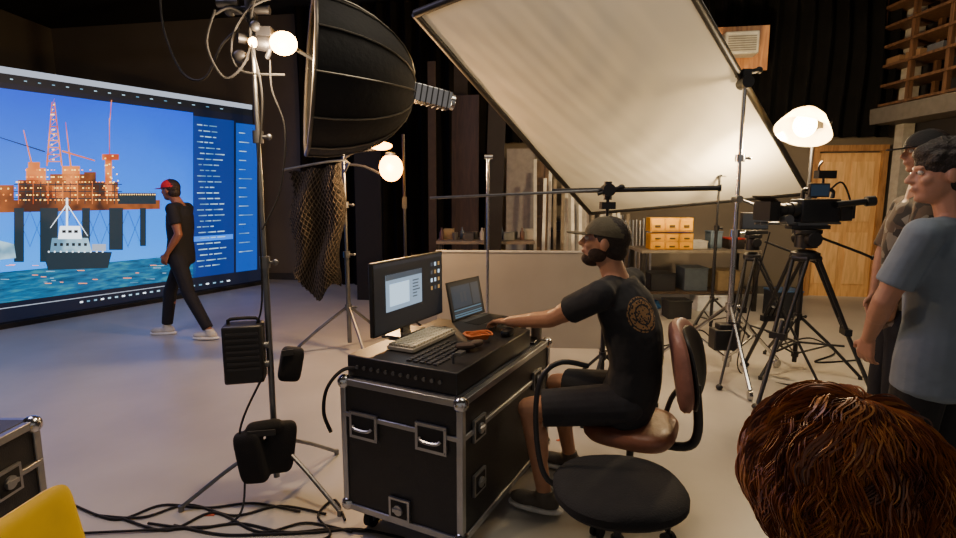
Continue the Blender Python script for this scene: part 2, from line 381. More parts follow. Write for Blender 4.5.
def human(label,J,hf,hu=V((0,0,1)),skin='c08a68',shirt='18181c',pants='16161a',shoe='b8b4aa',hair='2a1d16',sleeve=.62,longp=False,hem=-.18,
          hands=None,s=1,voxel=.007,cap=None,beard=None,shirtmat=None,ph=None,pantlen=.9,ears=True,shoes=True,hairgeo=True,sole='e0ddd4'):
    J={k:V(v) for k,v in J.items()}
    J.setdefault('hip',(J['lhip']+J['rhip'])/2); J.setdefault('sh',(J['lsh']+J['rsh'])/2)
    t=T('person',V((J['hip'].x,J['hip'].y,0)),label,'person')
    J['hip']=J['hip']+V((0,0,.02))
    b=B(); torso(b,J,-.004,0,1)
    nk=J['sh']+V((0,0,.03)); hc=V(J['head'])
    hf=V(hf).normalized(); hu=V(hu).normalized()
    b.cap(nk,hc-hu*.05*s-hf*.015*s,.06*s,.054*s)
    for q in'lr': b.cap(nk+V((0,0,.005)),J[q+'sh']+V((0,0,.005)),.05*s,.048*s)
    R,P=headgeo(b,hc,hf,hu,s,ears)
    for q in'lr':
        S_,Eb,W_=J[q+'sh'],J[q+'el'],J[q+'wr']
        b.ell(S_,(.056*s,.056*s,.056*s)); b.cap(S_,Eb,.05*s,.040*s); b.cap(S_+(Eb-S_)*.3,S_+(Eb-S_)*.75,.05*s,.046*s)
        b.cap(Eb,Eb+(W_-Eb)*.4,.041*s,.040*s); b.cap(Eb+(W_-Eb)*.3,W_,.040*s,.026*s)
        hd=(hands or {}).get(q,((W_-Eb).normalized(),V((0,0,-1)),.3))
        hand(b,W_,V(hd[0]),V(hd[1]),q.upper(),hd[2],s)
        H,K,A=J[q+'hip'],J[q+'kn'],J[q+'an']
        b.cap(H,K,.083*s,.056*s); b.cap(K,A,.052*s,.036*s)
        cf=K+(A-K)*.3
        td=(V(J[q+'toe'])-A); td.z=0; td.normalize()
        cf=cf-td*.018; b.cap(cf,K+(A-K)*.55-td*.01,.052*s,.042*s)
        b.cap(A,A+td*.03-V((0,0,A.z-.045)),.036,.034)
        b.cap(A-V((0,0,A.z-.045)),A+td*.13-V((0,0,A.z-.04)),.036,.028)
    body=t.part('body',b,M(skin,.5,0,.06,30,bump=.05,bs=180),world=True,voxel=voxel)
    b=B(); torso(b,J,.016,hem,.97,16)
    for q in'lr':
        S_,Eb,W_=J[q+'sh'],J[q+'el'],J[q+'wr']
        b.cap(J['sh']+V((0,0,.02)),S_+V((0,0,.006)),.058*s,.061*s); b.ell(S_,(.069*s,)*3)
        if sleeve<=1: b.cyl(S_,S_+(Eb-S_)*sleeve,.067*s,.066*s,16)
        else: b.cap(S_,Eb,.067*s,.055*s); b.cyl(Eb,Eb+(W_-Eb)*(sleeve-1),.055*s,.04*s,16)
    sh=t.part('shirt',b,shirtmat or M(shirt,.85,0,.12,9,bump=.8,bs=7),world=True,voxel=voxel,smooth=8)
    b=B(); torso(b,J,.006,-.1,.16,5)
    for q in'lr':
        H,K,A=J[q+'hip'],J[q+'kn'],J[q+'an']
        b.cap(H,H+(K-H)*.3,.098*s,.094*s)
        if longp:
            b.cap(H,K,.096*s,.07*s); b.cyl(K,K+(A-K)*.93,.07*s,.058*s,18); b.ell(K,(.07*s,)*3)
        else: b.cyl(H,H+(K-H)*pantlen,.097*s,.086*s,18)
    t.part('trousers' if longp else 'shorts',b,M(pants,.85,0,.18,9,bump=.6,bs=10),world=True,voxel=voxel,smooth=4)
    for q in'lr':
        if not shoes: break
        A=J[q+'an']; td=(V(J[q+'toe'])-A); td.z=0; td.normalize(); x,y,z=V((td.y,-td.x,0)),td,V((0,0,1)); RR=RM(x,y,z)
        g=V((A.x,A.y,A.z-.09)); b=B()
        b.ell(g+td*.10+z*.045,(.046,.085,.036),RR); b.ell(g-td*.02+z*.05,(.04,.06,.05),RR); b.cap(g-td*.02+z*.05,g+td*.10+z*.045,.045,.036); b.cyl(g-td*.0+z*.05,g+z*.115,.046,.046)
        so=t.part('shoe',b,M(shoe,.7),world=True,voxel=.007)
        b=B(); b.pillow(g+td*.045+z*.014,.1,.29,.028,RR,2.4)
        t.part('sole',b,M(sole,.7),parent=so,world=True)
    for x in(-.031,.031):
        b=B(); b.ell(P(x,.081,.012),(.0125*s,.0115*s,.0095*s),R,12,8); b.m=1; b.ell(P(x*1.0,.0895,.012),(.0058*s,.0045*s,.0058*s),R,10,6)
        t.part('eye',b,[M('c8beb2',.35),M('2a1a10',.2)],world=True)
    if hairgeo:
        b=B(); e=lambda x,y,z,q: b.ell(P(x,y,z),tuple(k*s for k in q),R,18,10)
        if cap: e(0,-.018,.035,(.082,.098,.09)); e(0,-.045,-.02,(.07,.062,.07))
        else:
            e(0,-.012,.05,(.086,.104,.09)); e(0,-.045,-.01,(.08,.07,.08)); e(0,.05,.085,(.06,.05,.04))
            for i in range(60):
                d=V((random.gauss(0,1),random.gauss(-.2,1),abs(random.gauss(.6,.8)))).normalized(); e(d.x*.08,d.y*.095-.012,d.z*.085+.052,(.018,.018,.014))
        t.part('hair',b,M(hair,.6,0,.35,60,bump=.8,bs=120),world=True,voxel=.006)
    if beard:
        b=B(); e=lambda x,y,z,q: b.ell(P(x,y,z),tuple(k*s for k in q),R,16,8)
        e(0,.05,-.085,(.05,.05,.034)); e(0,.088,-.038,(.026,.01,.006))
        for x in(-.052,.052): e(x,.02,-.055,(.018,.045,.036))
        t.part('beard',b,M(beard,.8,0,.3,80,bump=.6,bs=150),world=True,voxel=.006)
    if cap:
        b=B(); b.ell(P(0,-.006,.035),(.087*s,.107*s,.088*s),R,24,8,a0=0,a1=86); b.ell(P(0,-.006,.122),(.01,.01,.006),R,10,6)
        co=t.part('cap',b,M(cap,.85,0,.12,30,bump=.3,bs=90),world=True)
        b=B(); rs=[]
        for zz in(-.003,.003):
            ring=[]
            for j in range(25):
                a=PI*j/24; ring.append(P(.078*math.cos(a),.07+.115*math.sin(a),.037+zz-.012*math.sin(a)-.25*abs(.078*math.cos(a))**1.5))
            rs.append(ring)
        b.rings(rs); t.part('cap_brim',b,M(cap,.85,0,.12,30),parent=co,world=True)
    return t,P,R
human('person in red cap and dark clothes striding beside the video wall',
 dict(lhip=(-3.32,5.91,.92),rhip=(-3.32,6.09,.92),lsh=(-3.29,5.84,1.43),rsh=(-3.31,6.18,1.43),head=(-3.38,6.0,1.63),
  lel=(-3.22,5.80,1.16),lwr=(-3.36,5.80,.95),rel=(-3.36,6.2,1.16),rwr=(-3.44,6.16,.94),
  lkn=(-3.19,5.86,.5),lan=(-2.95,5.78,.10),ltoe=(-3.2,5.78,.05),rkn=(-3.50,6.05,.50),ran=(-3.56,6.03,.09),rtoe=(-3.8,6.0,0)),
 (-1,.25,-.05),hu=(-.12,0,1),skin='8a5a44',shirt='14141a',pants='131319',shoe='c0bcb2',longp=True,cap='d8202a',voxel=.009,
 hands={'l':((-.5,0,-1),(0,1,-.2),.35),'r':((-.4,0,-1),(0,-1,0),.35)})
hipz=.615
def emblemmat(c,nrm):
    m=bpy.data.materials.new('printed_shirt'); m.use_nodes=True; nt=m.node_tree; N=nt.nodes; L=nt.links
    p=N['Principled BSDF']; p.inputs['Roughness'].default_value=.9
    tc=N.new('ShaderNodeTexCoord')
    def vm(op,a,bv=None):
        n=N.new('ShaderNodeVectorMath'); n.operation=op; L.new(a,n.inputs[0])
        if bv is not None: n.inputs[1].default_value=bv
        return n
    sb=vm('SUBTRACT',tc.outputs['Object'],c); cr=vm('CROSS_PRODUCT',sb.outputs[0],nrm); ln_=vm('LENGTH',cr.outputs[0]); dt=vm('DOT_PRODUCT',sb.outputs[0],nrm)
    sc=N.new('ShaderNodeMath'); sc.operation='MULTIPLY'; sc.inputs[1].default_value=5.0; L.new(ln_.outputs['Value'],sc.inputs[0])
    ring=N.new('ShaderNodeValToRGB'); ring.color_ramp.interpolation='CONSTANT'; e=ring.color_ramp.elements
    e[0].position=0; e[0].color=(.9,.9,.9,1); e[1].position=.2; e[1].color=(0,0,0,1)
    for ps,v in((.235,1),(.34,0),(.37,1),(.40,0)): x=e.new(ps); x.color=(v,v,v,1)
    L.new(sc.outputs[0],ring.inputs[0])
    vo=N.new('ShaderNodeTexVoronoi'); vo.inputs['Scale'].default_value=85; L.new(tc.outputs['Object'],vo.inputs['Vector'])
    gt=N.new('ShaderNodeMath'); gt.operation='GREATER_THAN'; gt.inputs[1].default_value=.42; L.new(vo.outputs['Distance'],gt.inputs[0])
    g2=N.new('ShaderNodeMath'); g2.operation='GREATER_THAN'; g2.inputs[1].default_value=-.1; L.new(dt.outputs['Value'],g2.inputs[0])
    m1=N.new('ShaderNodeMath'); m1.operation='MULTIPLY'; L.new(ring.outputs[0],m1.inputs[0]); L.new(gt.outputs[0],m1.inputs[1])
    m2=N.new('ShaderNodeMath'); m2.operation='MULTIPLY'; L.new(m1.outputs[0],m2.inputs[0]); L.new(g2.outputs[0],m2.inputs[1])
    mx=N.new('ShaderNodeMix'); mx.data_type='RGBA'; mx.inputs['A'].default_value=HX('28282b')+(1,); mx.inputs['B'].default_value=HX('96714a')+(1,)
    L.new(m2.outputs[0],mx.inputs['Factor']); L.new(mx.outputs['Result'],p.inputs['Base Color'])
    n2=N.new('ShaderNodeTexNoise'); n2.inputs['Scale'].default_value=8; L.new(tc.outputs['Object'],n2.inputs['Vector'])
    bp=N.new('ShaderNodeBump'); bp.inputs['Strength'].default_value=.7; bp.inputs['Distance'].default_value=.03; L.new(n2.outputs['Fac'],bp.inputs['Height']); L.new(bp.outputs['Normal'],p.inputs['Normal'])
    return m
opm=emblemmat((-.03,-.08,1.05),V((.62,-.78,.08)).normalized())
human('person in dark printed shirt and olive cap sitting working',
 dict(lhip=(.69,2.44,hipz),rhip=(.79,2.60,hipz),lsh=(.555,2.41,1.14),rsh=(.775,2.69,1.16),mid=(.80,2.48,.88),head=(.61,2.58,1.365),
  lel=(.36,2.60,.985),lwr=(.165,2.80,.925),rel=(.60,2.93,.97),rwr=(.34,2.98,.905),
  lkn=(.25,2.50,.565),lan=(.335,2.54,.10),ltoe=(.15,2.62,0),rkn=(.43,2.83,.57),ran=(.53,2.95,.10),rtoe=(.36,3.04,0)),
 (-.93,.36,.12),hu=(.12,-.03,1),skin='b98566',pants='2b2b30',shoe='5c554c',cap='5a5340',hair='2b2018',beard='3a281c',shirtmat=opm,pantlen=.86,sleeve=.6,voxel=.006,s=1.04,
 hands={'l':((-.7,.75,-.12),(0,0,-1),.3),'r':((-.95,.2,-.1),(0,0,-1),.3)})
human('person in grey blue t-shirt and black shorts standing with arm lowered',
 dict(lhip=(1.78,2.08,.92),rhip=(1.94,2.13,.92),lsh=(1.675,2.03,1.44),rsh=(2.03,2.16,1.44),head=(1.80,2.12,1.67),
  lel=(1.60,2.09,1.18),lwr=(1.68,2.26,.985),rel=(2.12,2.2,1.16),rwr=(2.1,2.32,.93),
  lkn=(1.77,2.12,.50),lan=(1.78,2.08,.09),ltoe=(1.7,2.3,0),rkn=(1.96,2.17,.5),ran=(1.98,2.12,.09),rtoe=(1.95,2.3,0)),
 (-.92,.38,-.05),skin='b4836a',shirt='6f7b88',pants='17171a',shoe='d0cec8',hair='1e1612',voxel=.006,sleeve=.75,hem=-.22,
 hands={'l':((.1,.25,-1),(.8,.3,0),.35),'r':((0,.2,-1),(-1,0,0),.3)})
pm=bpy.data.materials.new('patterned_shirt'); pm.use_nodes=True; N=pm.node_tree.nodes; L=pm.node_tree.links
vo=N.new('ShaderNodeTexVoronoi'); vo.inputs['Scale'].default_value=22; tc=N.new('ShaderNodeTexCoord'); L.new(tc.outputs['Object'],vo.inputs['Vector'])
r=N.new('ShaderNodeValToRGB'); r.color_ramp.interpolation='CONSTANT'; L.new(vo.outputs['Color'],r.inputs[0]); e=r.color_ramp.elements; e[0].color=HX('3a342c')+(1,); e[1].position=.65; e[1].color=HX('7d7464')+(1,); x=e.new(.35); x.color=HX('5c4c3c')+(1,)
L.new(r.outputs[0],N['Principled BSDF'].inputs['Base Color']); N['Principled BSDF'].inputs['Roughness'].default_value=.9
human('person in patterned shirt, dark trousers and dark cap standing and watching',
 dict(lhip=(2.37,2.92,.95),rhip=(2.45,3.08,.95),lsh=(2.35,2.83,1.52),rsh=(2.49,3.17,1.52),head=(2.44,3.0,1.82),
  lel=(2.28,2.80,1.25),lwr=(2.25,2.88,1.02),rel=(2.43,3.22,1.25),rwr=(2.40,3.22,1.0),
  lkn=(2.34,2.9,.52),lan=(2.37,2.9,.09),ltoe=(2.1,2.95,0),rkn=(2.41,3.1,.52),ran=(2.43,3.12,.09),rtoe=(2.2,3.2,0)),
 (-.95,.3,-.05),skin='a87a60',shirtmat=pm,pants='15151a',shoe='2a2a2c',longp=True,cap='1d1c1c',voxel=.008,sleeve=.9,
 hands={'l':((-.1,.2,-1),(.3,.9,0),.3),'r':((-.1,0,-1),(0,-1,0),.3)})
hc=V((.463,.66,1.20)); hfw=V((-.25,.95,-.25)).normalized()
pc,P,R=human('person with wavy copper brown hair sitting and looking away',
 dict(lhip=(.47,.46,.60),rhip=(.65,.48,.60),lsh=(.34,.56,.97),rsh=(.68,.60,.97),head=tuple(hc),
  lel=(.28,.70,.78),lwr=(.36,.90,.66),rel=(.78,.74,.78),rwr=(.70,.94,.66),
  lkn=(.42,.90,.52),lan=(.42,.86,.09),ltoe=(.40,1.1,0),rkn=(.70,.92,.52),ran=(.72,.88,.09),rtoe=(.74,1.1,0)),
 hfw,hu=(0,.2,1),skin='c8957a',shirt='26262a',pants='24262e',shoe='333333',longp=True,hairgeo=False,voxel=.006,
 hands={'l':((0,1,-.1),(0,0,-1),.3),'r':((0,1,-.1),(0,0,-1),.3)})
b=B(); b.m=2; b.ell(P(0,-.018,.035),(.094,.112,.106),R,32,18); b.ell(P(0,-.05,-.02),(.078,.066,.07),R,24,14)
crown=V((.12,-.30,.95)).normalized()
cx1,cy1,cz1=fr(crown,V((1,0,0)))
NL=0
while NL<9000:
    # a wisp: starts around the crown at polar angle th0, combed downwards over the skull
    az=random.uniform(0,2*PI); th0=math.acos(1-random.random()*1.35)
    Lw=random.uniform(.45,.8); sw=random.uniform(-.5,.5); wph=random.uniform(0,6.3); wfq=random.uniform(3.5,6); wam=random.uniform(.015,.05); wl=random.uniform(.03,.15); wm=random.choice([0,0,1,1,2,3])
    d0=(cx1*math.cos(az)*math.sin(th0)+cy1*math.sin(az)*math.sin(th0)+crown*math.cos(th0))
    if d0.z<-.35 or (d0.y>.5 and d0.z<.25): continue
    for q in range(14):
        NL+=1
        a1=az+random.gauss(0,.06)/max(.25,math.sin(th0)); t1=th0+random.gauss(0,.04); pts=[]; m=12
        am=wam*random.uniform(.9,1.1); lf=wl*random.uniform(.7,1.2); Lq=Lw*random.uniform(.85,1.1); ph=wph+random.uniform(-.12,.12)
        for i in range(m):
            f=i/(m-1); th=t1+Lq*f; aa=a1*(1-.5*f)+az*.5*f+sw*f*.6+am*math.sin(wfq*f*1.6+ph)*1.5*f**.5
            dd=cx1*math.cos(aa)*math.sin(th)+cy1*math.sin(aa)*math.sin(th)+crown*math.cos(th)
            rad=1.07+lf*math.sin(f*PI*.85)+am*.5*math.cos(wfq*f*1.6+ph)*f
            pts.append(P(dd.x*.090*rad,dd.y*.108*rad-.018,dd.z*.102*rad+.033))
        r0=random.uniform(.0009,.0017); b.m=wm if random.random()<.8 else random.choice([0,1,2,3])
        b.tube(pts,[r0,r0,r0*.8,r0*.25],3)
hm=[M('75401e',.42,0,.25,50),M('8c5226',.4,0,.25,50),M('512a16',.48,0,.3,50),M('a86e36',.38,0,.2,50)]
pc.part('hair',b,hm,world=True,recalc=False,label='wavy copper brown hair')
st=T('stool',(.56,.42,0),'round black padded stool with metal legs','stool')
st.part('seat',B().lathe([(.02,.49),(.16,.49),(.175,.475),(.175,.45),(.16,.44),(.02,.44)],(0,0,0),n=28),BLK)
for a in(45,135,225,315):
    a=math.radians(a); st.part('leg',B().cyl((.11*math.cos(a),.11*math.sin(a),.44),(.19*math.cos(a),.19*math.sin(a),0),.012),STL)
# ============================================================ flight cases
def flight(loc,rz,w,d,h,label,handles=(),latches=(),body='17171a'):
    t=T('flight_case',loc,label,'equipment case',rz)
    z0=.12; c=(0,0,(h+z0)/2)
    t.part('body',B().box(c,(w-.012,d-.012,h-z0-.008)),M(body,.5,0,.2,40,bump=.2,bs=180),bevel=.004)
    b=B(); b.box((0,0,h+.001),(w-.05,d-.05,.004)); t.part('lid_top',b,M('3a3b3f',.5,0,.2,20),label='scuffed dark grey lid top')
    b=B(); e=.03
    for sx in(-1,1):
        for sy in(-1,1):
            b.box((sx*(w/2-e/2+.002),sy*(d/2-e/2+.002),(h+z0)/2),(e,e,h-z0))
    for zz in(z0+e/2,h-e/2,h-.17):
        for sy in(-1,1): b.box((0,sy*(d/2-e/2+.003),zz),(w,e,e if zz!=h-.17 else .022))
        for sx in(-1,1): b.box((sx*(w/2-e/2+.003),0,zz),(e,d,e if zz!=h-.17 else .022))
    t.part('edge_trim',b,ALU,bevel=.003)
    for sx in(-1,1):
        for sy in(-1,1):
            for zz in(z0+.02,h-.02):
                t.part('corner_cap',B().ell((sx*(w/2-.014),sy*(d/2-.014),zz),(.034,.034,.034),n=14,m=8),CHR)
            b=B(); b.m=0; x,y=sx*(w/2-.09),sy*(d/2-.09); b.cyl((x-.018,y,.045),(x+.018,y,.045),.045,n=18); b.m=1
            b.box((x,y,.114),(.09,.09,.008)); b.box((x-.026,y,.08),(.006,.05,.07)); b.box((x+.026,y,.08),(.006,.05,.07))
            t.part('caster',b,[RUB,STL])
    faces={'f':(V((0,-1,0)),V((1,0,0)),d/2),'r':(V((1,0,0)),V((0,1,0)),w/2),'b':(V((0,1,0)),V((-1,0,0)),d/2),'l':(V((-1,0,0)),V((0,-1,0)),w/2)}
    for fc,a,z in handles:
        n,x,o=faces[fc]; R_=RM(x,-n,V((0,0,1))); c=n*(o+.002)+x*a+V((0,0,z)); b=B()
        b.box(c,(.155,.012,.125),R_); b.m=1; b.box(c+n*.003,(.125,.012,.095),R_); b.m=0
        b.tube([c+n*.012-x*.052,c+n*.02-x*.04-V((0,0,.01)),c+n*.022-V((0,0,.014)),c+n*.02+x*.04-V((0,0,.01)),c+n*.012+x*.052],.007,8,sub=3)
        for qx in(-.068,.068):
            for qz in(-.053,.053): b.ell(c+n*.007+x*qx+V((0,0,qz)),(.004,)*3,n=6,m=4)
        t.part('handle',b,[ALU,BLKM])
    for fc,a,z in latches:
        n,x,o=faces[fc]; R_=RM(x,-n,V((0,0,1))); c=n*(o+.003)+x*a+V((0,0,z)); b=B()
        b.box(c,(.11,.012,.10),R_); b.m=1; b.box(c+n*.003,(.085,.01,.078),R_); b.m=0; b.cyl(c+n*.004,c+n*.016,.024,n=16); b.box(c+n*.018,(.05,.008,.016),R_@RZ(0))
        t.part('latch',b,[ALU,BLKM])
    return t
CL=V((-.109,2.717,0)); CR=math.radians(-27)
H=.76
flight(CL,CR,.64,1.06,H,'black road case with aluminium edges used as a desk',
  handles=[('f',-.19,.55),('f',.17,.57),('r',.28,.42)],latches=[('r',-.38,H-.17),('r',.32,H-.17),('r',-.38,.34),('f',0,.2)])
flight((-2.06,1.48,0),0,.8,.92,.76,'black road case with aluminium edges beside a yellow chair',handles=[('r',.1,.45),('b',0,.45)],latches=[('r',-.25,.59),('r',.3,.59),('b',.2,.59)])
def cw(a,b_,z):
    return V((CL.x+a*math.cos(CR)-b_*math.sin(CR),CL.y+a*math.sin(CR)+b_*math.cos(CR),z))
H=.764
dk=T('control_deck',cw(0,-.09,H),'low black video switcher deck with buttons lying on the road case','video switcher',CR)
dz=.10
b=B(); b.box((-.01,0,dz/2),(.58,.82,dz)); dk.part('housing',b,BLK,bevel=.006)
b=B()
for i in range(5):
    for j in range(14): b.box((-.12+i*.035+.13,-.36+j*.026,dz+.004),(.022,.018,.01))
dk.part('button_grid',b,M('2c2c30',.5),bevel=.002)
for j in range(12): dk.part('connector',B().cyl((-.24+j*.04,-.409,.05),(-.24+j*.04,-.418,.05),.009,n=10),STL)
b=B(); b.tube([(.2,-.3,dz+.0),(.2,-.3,dz+.04),(.23,-.3,dz+.05)],.006); b.box((.235,-.3,dz+.05),(.03,.05,.015)); dk.part('fader_lever',b,STL)
top('equipment_box',B().box(cw(-.03,.43,H+.041),(.42,.17,.08),RZ(CR)),BLK,'flat black electronics box beneath the laptop','electronics box',bevel=.005)
mt=T('computer_monitor',cw(-.25,-.06,H+dz+.001),'wide black desktop monitor with a dark desktop and an open window','monitor',CR)
b=B(); z0=.05; w=.64; hh=.36
b.box((0,0,z0+hh/2),(.022,w,hh)); b.box((-.02,0,z0+hh/2),(.03,w*.6,hh*.6)); mt.part('housing',b,BLK,bevel=.004)
b=B(); xx=.0115
def SR(b,y0,y1,za,zb,mi,o): b.m=mi; b.face([(xx+o,y0,za),(xx+o,y1,za),(xx+o,y1,zb),(xx+o,y0,zb)])
Zs=lambda f:z0+.012+(hh-.022)*f
SR(b,-w/2+.01,w/2-.01,Zs(0),Zs(1),0,.001)
SR(b,-.31,.31,Zs(.95),Zs(1),4,.0015)
SR(b,-.22,.10,Zs(.28),Zs(.82),1,.002); SR(b,-.22,.10,Zs(.74),Zs(.82),2,.003); SR(b,-.19,-.02,Zs(.35),Zs(.68),3,.003)
for i in range(6): SR(b,.01,.05+.03*random.random(),Zs(.4+i*.05),Zs(.42+i*.05),2,.004)
for i in range(4):
    for j in range(3): SR(b,.19+j*.037,.208+j*.037,Zs(.42+i*.13),Zs(.48+i*.13),random.choice([2,3,5]),.003)
mt.part('screen',b,[E('15191f',.9),E('8fa6bd',1.2),E('48525e',1),E('b9d3e8',1.6),E('2a2f38',.8),E('c59a5a',.8)],flat=True,recalc=False)
b=B(); b.box((-.03,0,.10),(.02,.07,.2)); b.box((-.03,0,.006),(.10,.24,.012)); mt.part('stand',b,BLKG,bevel=.003)
kb=T('keyboard',cw(-.105,-.16,H+dz+.001),'compact pale keyboard with beige keycaps','keyboard',CR)
kb.part('base',B().box((0,0,.012),(.15,.40,.02)),M('9b9588',.5),bevel=.004)
b=B()
for i in range(5):
    for j in range(15): 
        b.m=0 if 0<j<14 else 1; b.box((-.056+i*.028,-.182+j*.026,.027),(.023,.021,.012))
kb.part('keycaps',b,[M('d9cfb6',.55),M('9a9484',.55)],bevel=.002)
lt=T('laptop',cw(-.10,.42,H+.082),'open grey laptop with a dark application on screen','laptop',CR-.12)
b=B(); b.box((.06,0,.009),(.23,.32,.016)); lt.part('base',b,M('55565a',.35,.7),bevel=.003)
b=B(); b.box((.055,0,.018),(.10,.27,.003)); lt.part('keys',b,BLKM)
Rt=Matrix.Rotation(math.radians(-12),3,'Y')
b=B(); b.box(V((-.055,0,.018))+Rt@V((0,0,.115)),(.007,.34,.23),Rt); lp=lt.part('lid',b,M('3a3b3e',.35,.7),bevel=.002)
b=B(); o=V((-.055,0,.018))
def LS(y0,y1,za,zb,mi,k): b.m=mi; b.face([o+Rt@V((.0038+k,y,z)) for y,z in((y0,za),(y1,za),(y1,zb),(y0,zb))])
LS(-.16,.16,.01,.22,0,.001); LS(-.14,.05,.07,.20,1,.002); LS(.06,.14,.07,.20,2,.002)
for i in range(4): LS(-.14,.14,.015+i*.013,.023+i*.013,random.choice([2,3]),.002)
for i in range(5): LS(-.13+i*.035,-.105+i*.035,.1,.16,random.choice([2,3,1]),.003)
lt.part('screen',b,[E('0e1116',.8),E('2b3c4c',.8),E('38424c',.8),E('5f87a0',.7)],parent=lp,flat=True,recalc=False)
b=B(); b.pillow(cw(.22,.15,H+dz+.018),.06,.11,.032,RZ(CR),2.3)
top('computer_mouse',b,BLKG,'small black computer mouse under the operator hand','mouse')
b=B(); c=cw(.13,-.02,H+dz+.018)
for k in range(6):
    pts=[]
    for i in range(24):
        a=i/24*2*PI; pts.append(c+V(((.05+.004*k)*math.cos(a)+.008*math.sin(k*3),(.035+.003*k)*math.sin(a),.004*k+.004*math.sin(3*a+k))))
    b.tube(pts,.0045,6,closed=True)
top('coiled_cable',b,M('c4672e',.6),'coiled orange cable on the black deck','cable')
b=B(); b.pillow(cw(.16,-.2,H+dz+.025),.10,.07,.024,RZ(.4),2.2); b.pillow(cw(.19,-.15,H+dz+.028),.09,.05,.024,RZ(1.0),2.2)
top('work_glove',b,M('3a2a22',.8),'crumpled dark work glove on the deck','glove')
b=B(); b.box(cw(.24,.42,H+.009),(.075,.13,.012),RZ(CR+.2)); top('mobile_phone',b,BLKG,'black smartphone lying on the case','phone',bevel=.003)
b=B(); b.lathe([(.03,0),(.034,.09),(.031,.09),(.028,.006)],cw(.25,.495,H+.002),n=18); top('mug',b,M('8a8478',.4),'small grey mug near the laptop','mug')
# ============================================================ office chairs
def star(t,r,mat,rot=0,z=.10,bz=.07):
    for k in range(5):
        a=rot+k*2*PI/5; d=V((math.cos(a),math.sin(a),0)); b=B()
        b.tube([d*.02+V((0,0,z+.03)),d*r*.5+V((0,0,z+.015)),d*r+V((0,0,bz))],[.026,.02,.015],10,sub=3)
        lg=t.part('base_leg',b,mat)
        p=d*r; n=V((-d.y,d.x,0)); b=B(); b.cyl(p+n*.008+V((0,0,.028)),p+n*.026+V((0,0,.028)),.028,n=16); b.cyl(p-n*.008+V((0,0,.028)),p-n*.026+V((0,0,.028)),.028,n=16); b.cyl(p+V((0,0,.028)),p+V((0,0,.075)),.01)
        t.part('caster',b,RUB,parent=lg)
lea=M('7a4c38',.42,0,.2,9,bump=.25,bs=40); leaS=M('96685a',.42,0,.2,9,bump=.25,bs=40)
fd=V((-.89,.455,0)); cz=math.atan2(-fd.x,fd.y)
oc=T('office_chair',(.755,2.53,0),'worn brown leather office chair with curved backrest','office chair',cz)
oc.part('seat',B().pillow((0,.0,.465),.44,.43,.09,None,3.2),lea)
b=B()
rx=Matrix.Rotation(math.radians(80),3,'X'); b.pillow((0,-.215,.81),.42,.42,.07,rx,2.8,curve=.05); oc.part('backrest',b,leaS)
b=B(); b.pillow((0,-.253,.80),.39,.38,.03,rx,2.6,curve=.05); oc.part('back_shell',b,BLK)
b=B(); b.tube([(0,-.05,.405),(0,-.25,.41),(0,-.305,.50),(0,-.285,.72)],.022,10,sub=5); oc.part('back_bracket',b,BLK)
for sx in(1,):
    b=B(); b.tube([(sx*.17,-.1,.40),(sx*.26,-.12,.43),(sx*.275,-.16,.56),(sx*.26,-.25,.66),(sx*.18,-.27,.66)],.014,10,sub=5); oc.part('armrest',b,BLK)
b=B(); b.cyl((0,0,.11),(0,0,.28),.028); b.cyl((0,0,.26),(0,0,.41),.018); b.box((0,0,.41),(.2,.22,.03)); oc.part('gas_column',b,BLK)
star(oc,.27,BLK,.3)
bc=T('office_chair',(.54,1.93,0),'black office chair with round fabric seat and looped tubular frame','office chair',0)
bc.part('seat',B().pillow((0,0,.475),.50,.47,.085,None,2.3),M('121214',.85,0,.2,20,bump=.3,bs=150))
bc.part('seat_shell',B().pillow((0,0,.435),.42,.40,.03,None,2.3),BLK)
b=B(); b.tube([bc.inv@D(x,y,yy) for x,y,yy in((575,492,2.0),(548,480,2.02),(538,450,2.06),(536,405,2.10),(543,375,2.12),(562,362,2.14),(588,366,2.17))],.011,10,sub=4)
bc.part('looped_frame',b,BLK)
b=B(); b.cyl((0,0,.11),(0,0,.28),.026); b.cyl((0,0,.26),(0,0,.42),.016); bc.part('gas_column',b,BLK)
star(bc,.27,BLK,.9)
# ============================================================ stands
def stand(t,base,h,legr,hub,r=.014,mat=STL,rots=(90,210,330),legm=None,world=True,brace=True,wheels=False,mat2=None):
    base=V(base); b=B(); b.cyl(base+V((0,0,.08)),base+V((0,0,h*.5)),r*1.25); b.cyl(base+V((0,0,h*.5)),base+V((0,0,h)),r*.85)
    for z in(hub,h*.5,h*.75): b.cyl(base+V((0,0,z-.03)),base+V((0,0,z+.03)),r*2.0); b.cyl(base+V((0,0,z)),base+V((r*3.6,0,z)),r*.6); b.ell(base+V((r*4.2,0,z)),(.016,.01,.016),n=8,m=5)
    if brace: b.cyl(base+V((0,0,.13)),base+V((0,0,.18)),r*1.9)
    t.part('column',b,mat,world=True)
    for a in rots:
        a=math.radians(a); d=V((math.cos(a),math.sin(a),0)); b=B()
        b.tube([base+V((0,0,hub))+d*.02,base+d*legr*.55+V((0,0,hub*.5+.01)),base+d*legr+V((0,0,.02 if not wheels else .08))],r*.85,8)
        if brace: b.cyl(base+V((0,0,.155)),base+d*legr*.5+V((0,0,hub*.54)),r*.55,n=8)
        if wheels: n=V((-d.y,d.x,0)); b.cyl(base+d*legr-n*.012+V((0,0,.04)),base+d*legr+n*.012+V((0,0,.04)),.04,n=16)
        else: b.cyl(base+d*(legr-.0)+V((0,0,.0)),base+d*legr+V((0,0,.03)),r*1.1)
        t.part('leg',b,legm or mat,world=True)
KB=V((-1.09,2.74,0))
ks=T('light_stand',KB,'tall steel light stand carrying a bare glowing bulb and boom arm','light stand')
